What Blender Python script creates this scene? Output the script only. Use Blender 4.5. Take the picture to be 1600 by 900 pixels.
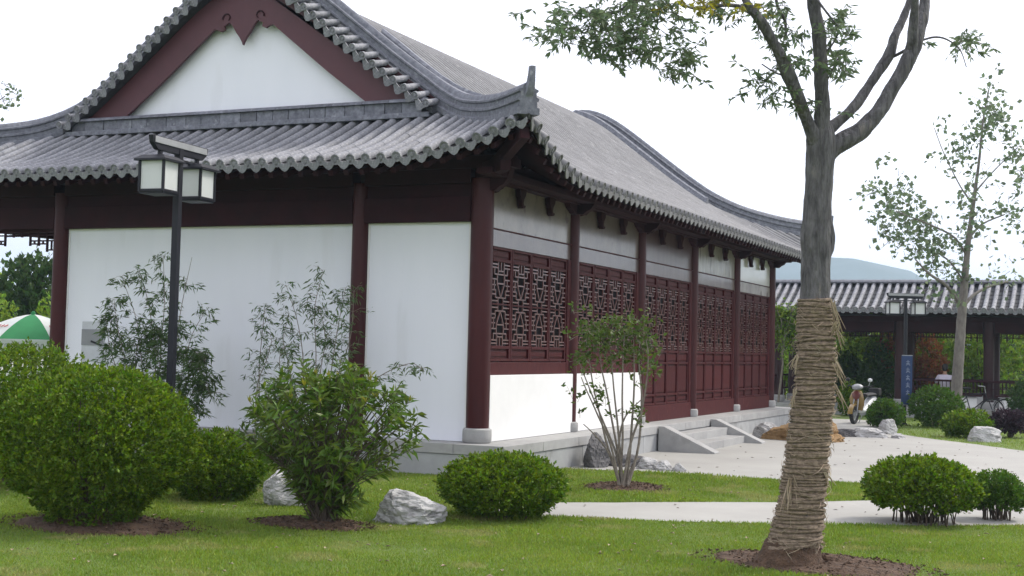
import bpy, math, random
import numpy as np
from math import sin, cos, pi, radians, atan2, sqrt
from mathutils import Vector, Matrix
random.seed(7)
rng = np.random.default_rng(7)
for o in list(bpy.data.objects): bpy.data.objects.remove(o)
SC = bpy.context.scene
COL = SC.collection

# ---------------------------------------------------------------- camera, world, sun
F, YAW, PITCH, ROLL = 2108.13, -0.427789, 0.0446203, 0.0243398
CAM = Vector((8.07064, -16.6649, 1.29909))
_f = Vector((sin(YAW)*cos(PITCH), cos(YAW)*cos(PITCH), sin(PITCH)))
_r = Vector((cos(YAW), -sin(YAW), 0)); _u = _r.cross(_f)
CR = _r*cos(ROLL) + _u*sin(ROLL); CU = -_r*sin(ROLL) + _u*cos(ROLL)
cam_d = bpy.data.cameras.new('camera'); cam_d.sensor_width = 36; cam_d.lens = F/1600*36
cam_d.clip_end = 9000; cam_d.clip_start = 0.1
cam = bpy.data.objects.new('camera', cam_d); COL.objects.link(cam)
cam.matrix_world = Matrix(((CR.x, CU.x, -_f.x, CAM.x), (CR.y, CU.y, -_f.y, CAM.y), (CR.z, CU.z, -_f.z, CAM.z), (0, 0, 0, 1)))
SC.camera = cam
SC.render.engine = 'CYCLES'
SC.view_settings.view_transform = 'Standard'
SC.view_settings.look = 'None'
SC.view_settings.gamma = 1.0
SC.view_settings.exposure = 0.14
SUN_DIR = Vector((0.44, 0.58, 0.80)).normalized()
world = bpy.data.worlds.new('World'); SC.world = world; world.use_nodes = True
wn = world.node_tree.nodes; wl = world.node_tree.links
for n in list(wn): wn.remove(n)
sky = wn.new('ShaderNodeTexSky'); sky.sky_type = 'NISHITA'; sky.sun_disc = False
sky.sun_elevation = math.asin(SUN_DIR.z); sky.sun_rotation = atan2(SUN_DIR.x, SUN_DIR.y)
sky.air_density = 1.0; sky.dust_density = 5.0
cloud = wn.new('ShaderNodeTexNoise'); cloud.inputs['Scale'].default_value = 1.6; cloud.inputs['Detail'].default_value = 5
tc = wn.new('ShaderNodeTexCoord'); wl.new(tc.outputs['Generated'], cloud.inputs['Vector'])
cr = wn.new('ShaderNodeMapRange'); cr.inputs[1].default_value = 0.2; cr.inputs[2].default_value = 0.8
cr.inputs[3].default_value = 0.66; cr.inputs[4].default_value = 0.84
wl.new(cloud.outputs['Fac'], cr.inputs[0])
mixw = wn.new('ShaderNodeMix'); mixw.data_type = 'RGBA'
wl.new(cr.outputs[0], mixw.inputs[0]); wl.new(sky.outputs[0], mixw.inputs[6])
mixw.inputs[7].default_value = (11.6, 11.3, 12.2, 1)
bg = wn.new('ShaderNodeBackground'); bg.inputs[1].default_value = 0.15
wl.new(mixw.outputs[2], bg.inputs[0])
wo = wn.new('ShaderNodeOutputWorld'); wl.new(bg.outputs[0], wo.inputs[0])
sun_d = bpy.data.lights.new('sun', 'SUN'); sun_d.energy = 3.0; sun_d.angle = radians(12); sun_d.color = (1, 0.95, 0.87)
sun = bpy.data.objects.new('sun', sun_d); COL.objects.link(sun)
sun.rotation_euler = SUN_DIR.to_track_quat('Z', 'Y').to_euler()

G = -0.44                       # ground level; z = 0 is the hall floor

def at(px, py, Z):              # a point seen at photo pixel (px, py) at depth Z
    return CAM + (_f + CR*((px-800)/F) + CU*((450-py)/F))*Z
def on(px, py, axis, val):
    d = _f + CR*((px-800)/F) + CU*((450-py)/F)
    return CAM + d*((val-CAM[axis])/d[axis])

# ---------------------------------------------------------------- helpers
def tag(o, label=None, cat=None, group=None, kind=None):
    if label: o['label'] = label
    if cat: o['category'] = cat
    if group: o['group'] = group
    if kind: o['kind'] = kind
    return o
def thing(name, label, cat, loc=(0, 0, 0), rz=0, group=None):
    o = bpy.data.objects.new(name, None); COL.objects.link(o); o.empty_display_size = .1
    o.location = loc; o.rotation_euler = (0, 0, rz)
    return tag(o, label, cat, group)
def kids(o): return [c for c in bpy.data.objects if c.parent == o]
def copy_tree(o, parent=None):
    c = o.copy(); COL.objects.link(c); c.parent = parent
    for k in kids(o): copy_tree(k, c)
    return c
class MB:
    def __init__(s): s.v = []; s.f = []
    def add(s, vs, fs):
        b = len(s.v); s.v += [tuple(v) for v in vs]; s.f += [tuple(i+b for i in f) for f in fs]; return s
    def box(s, lo, hi, M=None):
        x0, y0, z0 = lo; x1, y1, z1 = hi
        vs = [(x0,y0,z0),(x1,y0,z0),(x1,y1,z0),(x0,y1,z0),(x0,y0,z1),(x1,y0,z1),(x1,y1,z1),(x0,y1,z1)]
        if M is not None: vs = [M @ Vector(v) for v in vs]
        return s.add(vs, [(3,2,1,0),(4,5,6,7),(0,1,5,4),(1,2,6,5),(2,3,7,6),(3,0,4,7)])
    def bar(s, a, b, w, h, up=(0, 0, 1)):
        a, b = Vector(a), Vector(b); d = b-a; L = d.length; d.normalize(); up = Vector(up)
        x = d.cross(up)
        if x.length < 1e-4: x = d.cross(Vector((1, 0, 0)))
        x.normalize(); z = x.cross(d)
        M = Matrix(((x.x, d.x, z.x, a.x), (x.y, d.y, z.y, a.y), (x.z, d.z, z.z, a.z), (0, 0, 0, 1)))
        return s.box((-w/2, 0, -h/2), (w/2, L, h/2), M)
    def tube(s, pts, rad, n=8, cap=True):
        pts = [Vector(p) for p in pts]; m = len(pts)
        if not hasattr(rad, '__len__'): rad = [rad]*m
        vs = []; fs = []; ref = None
        for i, p in enumerate(pts):
            t = (pts[min(i+1, m-1)]-pts[max(i-1, 0)])
            if t.length < 1e-9: t = Vector((0, 0, 1))
            t.normalize()
            if ref is None: ref = Vector((1, 0, 0)) if abs(t.x) < .8 else Vector((0, 1, 0))
            x = (ref - t*ref.dot(t)).normalized(); y = t.cross(x); ref = x
            for k in range(n):
                a = 2*pi*k/n; vs.append(p + (x*cos(a)+y*sin(a))*rad[i])
        for i in range(m-1):
            for k in range(n):
                k2 = (k+1) % n; fs.append((i*n+k, i*n+k2, (i+1)*n+k2, (i+1)*n+k))
        if cap: fs.append(tuple(range(n-1, -1, -1))); fs.append(tuple((m-1)*n+k for k in range(n)))
        return s.add(vs, fs)
    def prism(s, poly, off):        # poly: 3D points in a plane, off: extrusion vector
        poly = [Vector(p) for p in poly]; off = Vector(off); n = len(poly)
        vs = poly + [p+off for p in poly]
        fs = [tuple(range(n-1, -1, -1)), tuple(range(n, 2*n))] + [(i, (i+1) % n, (i+1) % n+n, i+n) for i in range(n)]
        return s.add(vs, fs)
    def sweep(s, frames, sec, cap=True):   # frames: (pos, side, up); sec: list of (a, b); closed section
        n = len(sec); vs = []; fs = []
        for fr in frames:
            p, x, y = fr[:3]; k = fr[3] if len(fr) > 3 else 1
            for a, b in sec: vs.append(Vector(p)+Vector(x)*a*k+Vector(y)*b*k)
        for i in range(len(frames)-1):
            for k in range(n):
                k2 = (k+1) % n; fs.append((i*n+k, i*n+k2, (i+1)*n+k2, (i+1)*n+k))
        if cap: fs.append(tuple(range(n-1, -1, -1))); fs.append(tuple((len(frames)-1)*n+k for k in range(n)))
        return s.add(vs, fs)
    def lathe(s, prof, c=(0, 0, 0), n=16):
        vs = []; fs = []; m = len(prof)
        for r, z in prof:
            for k in range(n): vs.append((c[0]+r*cos(2*pi*k/n), c[1]+r*sin(2*pi*k/n), c[2]+z))
        for i in range(m-1):
            for k in range(n): k2 = (k+1) % n; fs.append((i*n+k, i*n+k2, (i+1)*n+k2, (i+1)*n+k))
        fs.append(tuple(range(n-1, -1, -1))); fs.append(tuple((m-1)*n+k for k in range(n)))
        return s.add(vs, fs)
    def mesh(s, name, m, smooth=True, angle=38):
        me = bpy.data.meshes.new(name); me.from_pydata(s.v, [], s.f); me.validate(); me.materials.append(m)
        if smooth:
            me.polygons.foreach_set('use_smooth', [True]*len(me.polygons)); me.set_sharp_from_angle(angle=radians(angle))
        return me
    def build(s, name, m, parent=None, smooth=True, bevel=0, kind=None, label=None):
        me = s.mesh(name, m, smooth)
        return put(name, me, parent, bevel, kind, label)
def put(name, me, parent=None, bevel=0, kind=None, label=None, mw=None):
    o = bpy.data.objects.new(name, me); COL.objects.link(o)
    if parent: o.parent = parent
    if mw is not None: o.matrix_local = mw
    if bevel:
        b = o.modifiers.new('bevel', 'BEVEL'); b.width = bevel; b.segments = 2; b.limit_method = 'ANGLE'; b.angle_limit = radians(50)
    if kind: o['kind'] = kind
    if label: o['label'] = label
    return o

# ---------------------------------------------------------------- materials
def srgb(r, g, b): return tuple(((c/255)/12.92 if c/255 < .04045 else ((c/255+.055)/1.055)**2.4) for c in (r, g, b))
def mat(name, col, col2=None, scale=6, rough=.7, bump=0, bscale=40, detail=4, island=0, spec=.5, coat=0, coat_rough=.2,
        trans=0, coat_ior=1.5, stretch=None, spots=None, objvar=0, bdist=.01, pos=.5):
    m = bpy.data.materials.new(name); m.use_nodes = True
    N = m.node_tree.nodes; L = m.node_tree.links; B = N['Principled BSDF']; out = N['Material Output']
    B.inputs['Roughness'].default_value = rough; B.inputs['Specular IOR Level'].default_value = spec
    B.inputs['Coat Weight'].default_value = coat; B.inputs['Coat IOR'].default_value = coat_ior; B.inputs['Coat Roughness'].default_value = coat_rough
    tcn = N.new('ShaderNodeTexCoord'); src = tcn.outputs['Object']
    if stretch:
        mp = N.new('ShaderNodeMapping'); mp.inputs['Scale'].default_value = stretch; L.new(src, mp.inputs[0]); src = mp.outputs[0]
    cur = None
    if col2 is None: col2 = tuple(c*.75 for c in col)
    no = N.new('ShaderNodeTexNoise'); no.inputs['Scale'].default_value = scale; no.inputs['Detail'].default_value = detail
    no.inputs['Roughness'].default_value = .65
    L.new(src, no.inputs['Vector'])
    rp = N.new('ShaderNodeMapRange'); rp.inputs[1].default_value = pos-.18; rp.inputs[2].default_value = pos+.18
    L.new(no.outputs['Fac'], rp.inputs[0])
    mx = N.new('ShaderNodeMix'); mx.data_type = 'RGBA'; mx.inputs[6].default_value = (*col, 1); mx.inputs[7].default_value = (*col2, 1)
    L.new(rp.outputs[0], mx.inputs[0]); cur = mx.outputs[2]
    if spots:                   # (colour, scale, threshold, amount)
        ns = N.new('ShaderNodeTexNoise'); ns.inputs['Scale'].default_value = spots[1]; ns.inputs['Detail'].default_value = 6
        L.new(src, ns.inputs['Vector'])
        r2 = N.new('ShaderNodeMapRange'); r2.inputs[1].default_value = spots[2]; r2.inputs[2].default_value = spots[2]+.08
        r2.inputs[4].default_value = spots[3]; L.new(ns.outputs['Fac'], r2.inputs[0])
        m2 = N.new('ShaderNodeMix'); m2.data_type = 'RGBA'; m2.inputs[7].default_value = (*spots[0], 1)
        L.new(r2.outputs[0], m2.inputs[0]); L.new(cur, m2.inputs[6]); cur = m2.outputs[2]
    if island or objvar:
        g = N.new('ShaderNodeNewGeometry') if island else N.new('ShaderNodeObjectInfo')
        sock = g.outputs['Random Per Island'] if island else g.outputs['Random']
        a = island or objvar
        mr = N.new('ShaderNodeMapRange'); mr.inputs[3].default_value = 1-a; mr.inputs[4].default_value = 1+a; L.new(sock, mr.inputs[0])
        hs = N.new('ShaderNodeHueSaturation'); L.new(mr.outputs[0], hs.inputs['Value']); L.new(cur, hs.inputs['Color'])
        if island:
            mh = N.new('ShaderNodeMath'); mh.operation = 'MULTIPLY'; mh.inputs[1].default_value = 7.31
            fr = N.new('ShaderNodeMath'); fr.operation = 'FRACT'; L.new(sock, mh.inputs[0]); L.new(mh.outputs[0], fr.inputs[0])
            mr2 = N.new('ShaderNodeMapRange'); mr2.inputs[3].default_value = .5-.03; mr2.inputs[4].default_value = .5+.02
            L.new(fr.outputs[0], mr2.inputs[0]); L.new(mr2.outputs[0], hs.inputs['Hue'])
        cur = hs.outputs[0]
    L.new(cur, B.inputs['Base Color'])
    if bump:
        nb = N.new('ShaderNodeTexNoise'); nb.inputs['Scale'].default_value = bscale; nb.inputs['Detail'].default_value = 5
        L.new(src, nb.inputs['Vector'])
        bp = N.new('ShaderNodeBump'); bp.inputs['Strength'].default_value = bump; bp.inputs['Distance'].default_value = bdist
        L.new(nb.outputs['Fac'], bp.inputs['Height']); L.new(bp.outputs[0], B.inputs['Normal'])
        if coat: L.new(bp.outputs[0], B.inputs['Coat Normal'])
    if trans:
        tr = N.new('ShaderNodeBsdfTranslucent'); ms = N.new('ShaderNodeMixShader'); ms.inputs[0].default_value = trans
        hs2 = N.new('ShaderNodeHueSaturation'); hs2.inputs['Value'].default_value = 1.5; hs2.inputs['Saturation'].default_value = 1.1
        L.new(cur, hs2.inputs['Color']); L.new(hs2.outputs[0], tr.inputs[0])
        L.new(B.outputs[0], ms.inputs[1]); L.new(tr.outputs[0], ms.inputs[2]); L.new(ms.outputs[0], out.inputs[0])
    return m

RED = (.066, .0125, .012)
M = {}
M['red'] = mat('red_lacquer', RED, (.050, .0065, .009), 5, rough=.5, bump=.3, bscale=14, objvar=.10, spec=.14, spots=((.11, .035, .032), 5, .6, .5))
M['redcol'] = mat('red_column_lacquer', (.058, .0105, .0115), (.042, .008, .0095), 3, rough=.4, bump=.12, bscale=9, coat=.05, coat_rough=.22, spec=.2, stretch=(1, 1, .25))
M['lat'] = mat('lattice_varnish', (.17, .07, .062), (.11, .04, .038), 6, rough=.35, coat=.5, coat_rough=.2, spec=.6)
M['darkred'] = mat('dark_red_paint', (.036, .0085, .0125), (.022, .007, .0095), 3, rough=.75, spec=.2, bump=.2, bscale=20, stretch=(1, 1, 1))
M['barge'] = mat('barge_board_paint', (.085, .025, .034), (.070, .021, .028), 2, rough=.6, bump=.15, bscale=20, objvar=.03)
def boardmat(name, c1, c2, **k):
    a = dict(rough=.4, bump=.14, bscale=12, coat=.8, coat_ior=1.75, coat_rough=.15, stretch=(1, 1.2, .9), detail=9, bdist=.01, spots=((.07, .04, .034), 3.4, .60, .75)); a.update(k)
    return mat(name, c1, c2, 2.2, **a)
BM = [(boardmat('varnished_board_pale', (.22, .19, .145), (.13, .10, .078)), boardmat('varnished_board_brown', (.105, .072, .058), (.06, .036, .03))),  # board tones differ per bay: sky glare is painted into the colour
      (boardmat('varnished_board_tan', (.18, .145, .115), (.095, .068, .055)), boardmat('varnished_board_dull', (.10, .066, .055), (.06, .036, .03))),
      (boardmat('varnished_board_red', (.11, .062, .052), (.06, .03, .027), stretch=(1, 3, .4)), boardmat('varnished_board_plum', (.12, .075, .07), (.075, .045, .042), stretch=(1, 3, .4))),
      (boardmat('board_wrinkled_glare', (.42, .40, .32), (.22, .20, .16), bump=.8, bscale=5, bdist=.03, stretch=(1, 2.2, .5)), boardmat('board_streaked', (.17, .135, .105), (.075, .05, .042))),  # pale upper board: broken, wrinkled glare put into the base colour
      (boardmat('board_white_glare', (.80, .80, .76), (.72, .72, .68), spots=None), boardmat('board_pale_streaked', (.42, .40, .36), (.22, .20, .18)))]  # near-white end bay: strong glare painted as board colour
M['white'] = mat('white_plaster', (.79, .81, .86), (.745, .77, .82), 1.2, rough=.85, bump=.15, bscale=40, stretch=(1, 1, .22), spots=((.55, .56, .56), 2.2, .60, .16))
M['whitelow'] = mat('white_low_wall', (.80, .80, .79), (.74, .74, .73), 2, rough=.8, bump=.06, bscale=60)
M['tile'] = mat('grey_clay_tile', (.27, .275, .295), (.15, .155, .172), 17, rough=.72, bump=.5, bscale=50, objvar=.14, spots=((.42, .42, .42), 21, .60, .7))
M['tilej'] = mat('grey_clay_tile_run', (.27, .275, .295), (.15, .155, .172), 17, rough=.72, bump=.5, bscale=50, island=.14, spots=((.42, .42, .42), 21, .60, .7))
M['tileroof'] = mat('grey_clay_tile_weathered', (.205, .205, .21), (.15, .15, .156), 3, rough=.75, bump=.5, bscale=30, island=.1, spots=((.33, .33, .32), 6, .6, .5))
M['pan'] = mat('grey_pan_tile', (.065, .067, .075), (.035, .037, .043), 8, rough=.85, bump=.5, bscale=40, island=.25)
M['ridge'] = mat('grey_ridge_masonry', (.20, .21, .24), (.095, .10, .125), 13, rough=.8, bump=.5, bscale=40, objvar=.25, spots=((.35, .36, .38), 9, .63, .5))
M['stone'] = mat('grey_granite', (.36, .36, .35), (.29, .29, .285), 4, rough=.8, bump=.25, bscale=70, objvar=.08, spots=((.24, .24, .23), 3, .62, .45))
M['stoneside'] = mat('grey_granite_side', (.36, .37, .37), (.29, .295, .295), 3, rough=.85, bump=.3, bscale=60, objvar=.08, spots=((.2, .2, .19), 2.5, .6, .5))
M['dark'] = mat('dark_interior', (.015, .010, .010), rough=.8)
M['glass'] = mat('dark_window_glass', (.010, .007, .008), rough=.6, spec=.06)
M['concrete'] = mat('pale_concrete_paving', (.335, .33, .305), (.285, .28, .26), .8, rough=.85, bump=.25, bscale=45, spots=((.34, .33, .30), 1.3, .62, .4))
M['black'] = mat('black_lamp_paint', (.010, .011, .017), (.015, .015, .021), 4, rough=.5, spec=.3)
M['lampglass'] = mat('frosted_lamp_glass', (.72, .74, .73), (.68, .70, .69), 3, rough=.5, trans=.35)
M['straw'] = mat('straw_rope', (.31, .24, .17), (.12, .09, .063), 26, rough=.9, bump=1, bscale=140, spots=((.12, .09, .06), 30, .58, .8), stretch=(1, 1, 1.6))
M['straw2'] = mat('loose_straw', (.33, .28, .20), (.25, .19, .12), 10, rough=.9, island=.3)
M['bark'] = mat('grey_bark', (.16, .155, .16), (.045, .043, .047), 22, rough=.92, bump=1, bscale=38, stretch=(1, 1, .22), bdist=.045, detail=8, spots=((.26, .235, .21), 9, .62, .6))
M['bark2'] = mat('pale_bark', (.22, .20, .18), (.12, .105, .095), 12, rough=.9, bump=.8, bscale=25, stretch=(1, 1, .35))
M['twig'] = mat('brown_twig', (.11, .085, .065), (.06, .045, .035), 20, rough=.9, bump=.5, bscale=60)
M['twigpale'] = mat('pale_twig', (.24, .21, .17), (.13, .11, .09), 14, rough=.9, bump=.5, bscale=60)
M['soil'] = mat('brown_mulch', (.115, .068, .040), (.05, .031, .020), 18, rough=.95, bump=1, bscale=45, bdist=.03, detail=8)
M['grass'] = mat('lawn_soil_grass', (.14, .20, .038), (.10, .155, .03), 1.1, rough=.9, bump=1, bscale=60, bdist=.03, spots=((.19, .20, .07), 2.2, .58, .7), detail=7)
M['blade'] = mat('grass_blade', (.19, .27, .034), (.12, .20, .023), .9, rough=.6, island=.28, trans=.3, spots=((.26, .27, .09), 1.6, .58, .75), detail=7)
M['rock'] = mat('pale_veined_rock', (.50, .50, .49), (.32, .315, .31), 5, rough=.85, bump=1, bscale=11, bdist=.05, detail=9, spots=((.13, .13, .13), 5, .58, .75), stretch=(1, 1, 2.2))
M['rockd'] = mat('dark_grey_rock', (.13, .125, .125), (.07, .068, .07), 5, rough=.9, bump=1, bscale=16, bdist=.04, detail=8)
M['orange'] = mat('orange_sand', (.30, .19, .085), (.20, .12, .05), 8, rough=.95, bump=.8, bscale=50, bdist=.02)
M['hill'] = mat('wooded_hill', (.06, .085, .075), (.03, .05, .028), .01, rough=.95)
def leafmat(name, c1, c2, isl=.35, tr=.3, rough=.5, spec=.2): return mat(name, c1, c2, 3, rough=rough, island=isl, trans=tr, spec=spec)
M['leafA'] = leafmat('bush_leaf', (.125, .20, .016), (.062, .125, .012), .5)
M['leafB'] = leafmat('dark_bush_leaf', (.075, .15, .02), (.045, .10, .014))
M['leafO'] = leafmat('long_leaf', (.105, .17, .026), (.055, .105, .018), .4, .3, .35)
M['leafbam'] = leafmat('bamboo_leaf', (.085, .14, .05), (.055, .10, .036), .3, .3)
M['leafT'] = leafmat('tree_leaf', (.13, .175, .10), (.08, .12, .065), .3, .4)
M['leafY'] = leafmat('yellow_leaf', (.26, .25, .04), (.19, .20, .03), .2, .4)
M['leafP'] = leafmat('poplar_leaf', (.14, .19, .11), (.10, .14, .08), .3, .4)
M['leafR'] = leafmat('reddish_leaf', (.30, .12, .05), (.19, .10, .04), .35, .3)
M['leafD'] = leafmat('dark_far_leaf', (.05, .095, .025), (.033, .07, .02), .35, .3)
M['leafG'] = leafmat('bright_far_leaf', (.19, .29, .045), (.11, .19, .03), .4, .4)
M['leafPur'] = leafmat('purple_leaf', (.045, .025, .035), (.03, .018, .025), .3, .2)
M['blue'] = mat('blue_banner_cloth', (.018, .045, .13), (.014, .035, .10), 3, rough=.7)
M['bprint'] = mat('pale_blue_print', (.20, .24, .33), rough=.7)
M['wcol'] = mat('dark_walkway_column', (.035, .010, .012), (.025, .008, .010), 3, rough=.5, spec=.3)
M['wprint'] = mat('white_print', (.75, .77, .8), rough=.7)
M['ugreen'] = mat('green_umbrella_cloth', (.03, .26, .09), (.025, .22, .075), 3, rough=.7, trans=.3)
M['uwhite'] = mat('white_umbrella_cloth', (.72, .74, .74), (.66, .68, .68), 3, rough=.7, trans=.3)
M['rprint'] = mat('red_print', (.5, .08, .08), rough=.7)
M['metal'] = mat('grey_metal', (.35, .36, .37), rough=.35, spec=.6)
M['rubber'] = mat('black_rubber', (.02, .02, .022), rough=.8)
M['yellow'] = mat('yellow_scooter_paint', (.30, .20, .05), (.25, .16, .04), 3, rough=.3, coat=.6)
M['scred'] = mat('red_scooter_paint', (.14, .03, .025), (.11, .025, .02), 3, rough=.3, coat=.6)
M['scwhite'] = mat('white_scooter_plastic', (.7, .72, .73), rough=.35)
M['shirt'] = mat('pale_lilac_shirt', (.62, .58, .68), (.56, .52, .62), 8, rough=.85, bump=.4, bscale=18)
M['skin'] = mat('skin', (.40, .24, .17), (.36, .21, .15), 6, rough=.6)
M['hair'] = mat('black_hair', (.012, .010, .010), rough=.5)
M['trouser'] = mat('dark_trousers', (.03, .03, .04), rough=.85)
M['ply'] = mat('pale_grey_board', (.50, .52, .55), (.42, .44, .46), 4, rough=.6)
M['plyband'] = mat('grey_board_band', (.23, .24, .25), (.19, .2, .21), 4, rough=.6)

# ---------------------------------------------------------------- ground
def sheet(name, pts, z, m, kind='structure', sub=0):
    mb = MB(); mb.add([(x, y, z) for x, y in pts], [tuple(range(len(pts)))])
    o = mb.build(name, m, smooth=False); o['kind'] = kind; return o
sheet('lawn', [(-1900, -650), (1200, -650), (1200, 2600), (-1900, 2600)], G, M['grass'])
def smooth_poly(pts, n=6, jit=.02):
    out = []
    m = len(pts)
    for i in range(m):
        a, b = Vector(pts[i]), Vector(pts[(i+1) % m]); L = (b-a).length; k = max(1, int(min(L, 30)/.25))
        for j in range(k):
            q = a.lerp(b, j/k)
            if L < 30: q = q+Vector((random.uniform(-jit, jit), random.uniform(-jit, jit)))
            out.append((q.x, q.y))
    return out
PLAZA = [(.58, 1.75), (1.71, 1.87), (2.6, 1.95), (3.82, 1.95), (4.8, 2.25), (5.3, 2.3), (5.6, 1.6), (5.35, .2), (4.6, -.62), (3.6, -1.35), (2.3, -2.37), (1.6, -2.9),
         (1.5, -3.6), (2.0, -3.85), (2.75, -3.62), (3.8, -3.3), (4.91, -2.8), (6.0, -2.15), (7.1, -1.39), (9.5, .4), (14, 3.2), (14, 5.8), (9.4, 7.6), (7.4, 9.4),
         (6.29, 11.2), (5.2, 12.6), (4.2, 13.8), (3.3, 15.1), (2.75, 16.5), (2.3, 18.6), (2.1, 21.2), (-4, 21.2), (-4, 17.4), (.58, 17.2)]
plaza_pts = smooth_poly(PLAZA, jit=.025)
sheet('plaza_paving', plaza_pts, G+.006, M['concrete'])
def inpoly(x, y, poly):
    x = np.asarray(x); y = np.asarray(y); c = np.zeros(x.shape, bool); n = len(poly)
    for i in range(n):
        x0, y0 = poly[i]; x1, y1 = poly[(i+1) % n]
        if y0 == y1: continue
        k = ((y0 > y) != (y1 > y)) & (x < (x1-x0)*(y-y0)/(y1-y0)+x0); c ^= k
    return c

# ---------------------------------------------------------------- roof maths
WX, LY = 9.396, 16.5
OV = 1.2
CX, CY = -WX/2, LY/2
HX, HY = WX/2+OV, LY/2+OV
GU = 2.2                        # skirt depth: gable wall sits this far in from the end eave
PU = [(-.3, 3.50), (0, 3.62), (.8, 3.93), (1.6, 4.34), (2.2, 4.69), (2.6, 4.94), (3.3, 5.43), (4.3, 6.20), (5.0, 6.73), (5.5, 7.02), (5.9, 7.13)]
def Zp(u):
    u = max(0, min(5.898, u))
    for i in range(1, len(PU)-1):
        if u <= PU[i+1][0]:
            p0 = PU[i-1]; p1 = PU[i]; p2 = PU[i+1]; p3 = PU[i+2] if i+2 < len(PU) else (PU[i+1][0]+.4, PU[i+1][1])
            h = p2[0]-p1[0]; t = (u-p1[0])/h
            m1 = (p2[1]-p0[1])/(p2[0]-p0[0])*h; m2 = (p3[1]-p1[1])/(p3[0]-p1[0])*h
            return (2*t**3-3*t*t+1)*p1[1]+(t**3-2*t*t+t)*m1+(-2*t**3+3*t*t)*p2[1]+(t**3-t*t)*m2
    return PU[-1][1]
def lift(u, s): return .62*max(0, 1-max(s, 0)/2.3)**2.3*max(0, 1-u/2.4)**1.25
def Reast(y, u, side=1):
    s = min(y+OV, LY+OV-y)-u
    return Vector((CX+side*(HX-u), y, Zp(u)+lift(u, s)))
def Rsouth(x, u, side=-1):
    s = HX-abs(x-CX)-u
    g = .13*max(0, 1-u/GU)*min(1, max(0, s)/1.2)
    return Vector((x, CY+side*(HY-u), Zp(u)+g+lift(u, s)))
def frame(fn, a, u, du=.02):
    p = fn(a, u); t = (fn(a, u+du)-fn(a, max(u-du, 0))).normalized()      # up-slope
    l = (fn(a+.02, u)-fn(a-.02, u)).normalized(); n = l.cross(t).normalized()
    if n.z < 0: n = -n
    return p, t, l, n
SP = .238; RB = .061

hall = thing('tiled_hall', 'large white walled hall with dark red timber columns and a curved grey tiled roof', 'hall')
# ---- base sheets of the roof (slightly hollow pans)
def pan_sheet(fn, a0, a1, cols, ulim, usteps, mb):
    w = (a1-a0)/cols
    for c in range(cols):
        xc = a0+w*(c+.5); ulo, uhi = ulim(xc)
        if uhi-ulo < .1: continue
        k = max(1, int((uhi-ulo)/usteps)); prev = None
        for j in range(k):
            u0 = ulo+(uhi-ulo)*j/k; u1 = ulo+(uhi-ulo)*(j+1)/k+.02
            vs = []
            for uu, dz in ((u0, .008), (min(u1, uhi), -.012)):
                for q, sag in ((-.5, .022), (-.25, 0), (0, -.008), (.25, 0), (.5, .022)):
                    p = fn(xc+q*w, uu); vs.append(p+Vector((0, 0, dz+sag)))
            mb.add(vs, [(i, i+1, i+6, i+5) for i in range(4)])
def solid_slab(fn, a0, a1, na, ulim, nu, th, m, name, parent, dz=-.03):
    mb = MB(); top = []; 
    for i in range(na+1):
        a = a0+(a1-a0)*i/na; lo, hi = ulim(a); row = []
        for j in range(nu+1):
            row.append(fn(a, max(lo+(hi-lo)*j/nu, .09))+Vector((0, 0, dz)))
        top.append(row)
    vs = [p for r in top for p in r]; n = len(vs); vs += [p-Vector((0, 0, th)) for p in vs]
    fs = []; W = nu+1
    for i in range(na):
        for j in range(nu):
            a = i*W+j; fs.append((a, a+1, a+W+1, a+W)); fs.append((n+a, n+a+W, n+a+W+1, n+a+1))
    for i in range(na):
        a = i*W; fs.append((a, a+W, n+a+W, n+a)); a += nu; fs.append((a, n+a, n+a+W, a+W))
    for j in range(nu):
        a = j; fs.append((a, n+a, n+a+1, a+1)); a = na*W+j; fs.append((a, a+1, n+a+1, n+a))
    mb.add(vs, fs); return mb.build(name, m, parent)
VY = .90                        # verge edge of the upper roof
def ulim_east(y):
    yy = min(y, LY-y)
    if yy < VY: return (0, max(0.02, min(yy+OV, HX)))
    return (0, 5.9)
def ulim_s(x):
    return (0, max(.02, min(GU, HX-abs(x-CX))))
east = solid_slab(lambda a, u: Reast(a, u), -OV+.02, LY+OV-.02, 150, ulim_east, 26, .05, M['darkred'], 'east_roof_slope', hall)
west = solid_slab(lambda a, u: Reast(a, u, -1), -OV+.02, LY+OV-.02, 100, ulim_east, 18, .09, M['darkred'], 'west_roof_slope', hall)
south = solid_slab(lambda a, u: Rsouth(a, u), CX-HX+.02, CX+HX-.02, 110, ulim_s, 12, .05, M['darkred'], 'gable_skirt_roof', hall)
north = solid_slab(lambda a, u: Rsouth(a, u, 1), CX-HX+.02, CX+HX-.02, 80, ulim_s, 8, .09, M['darkred'], 'gable_skirt_roof', hall)
for fn, sl, par in ((lambda a, u: Reast(a, u), ulim_east, east), (lambda a, u: Reast(a, u, -1), ulim_east, west)):
    mb = MB(); n = round((LY+2*OV)/SP); pan_sheet(fn, -OV, LY+OV, n, sl, .8 if par is east else .22, mb)
    mb.build('pan_tile', M['tileroof'] if par is east else M['pan'], par, kind='stuff')
for fn, par in ((lambda a, u: Rsouth(a, u), south), (lambda a, u: Rsouth(a, u, 1), north)):
    mb = MB(); n = round(2*HX/SP); pan_sheet(fn, CX-HX, CX+HX, n, ulim_s, .13, mb)
    mb.build('pan_tile', M['pan'], par, kind='stuff')
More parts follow.
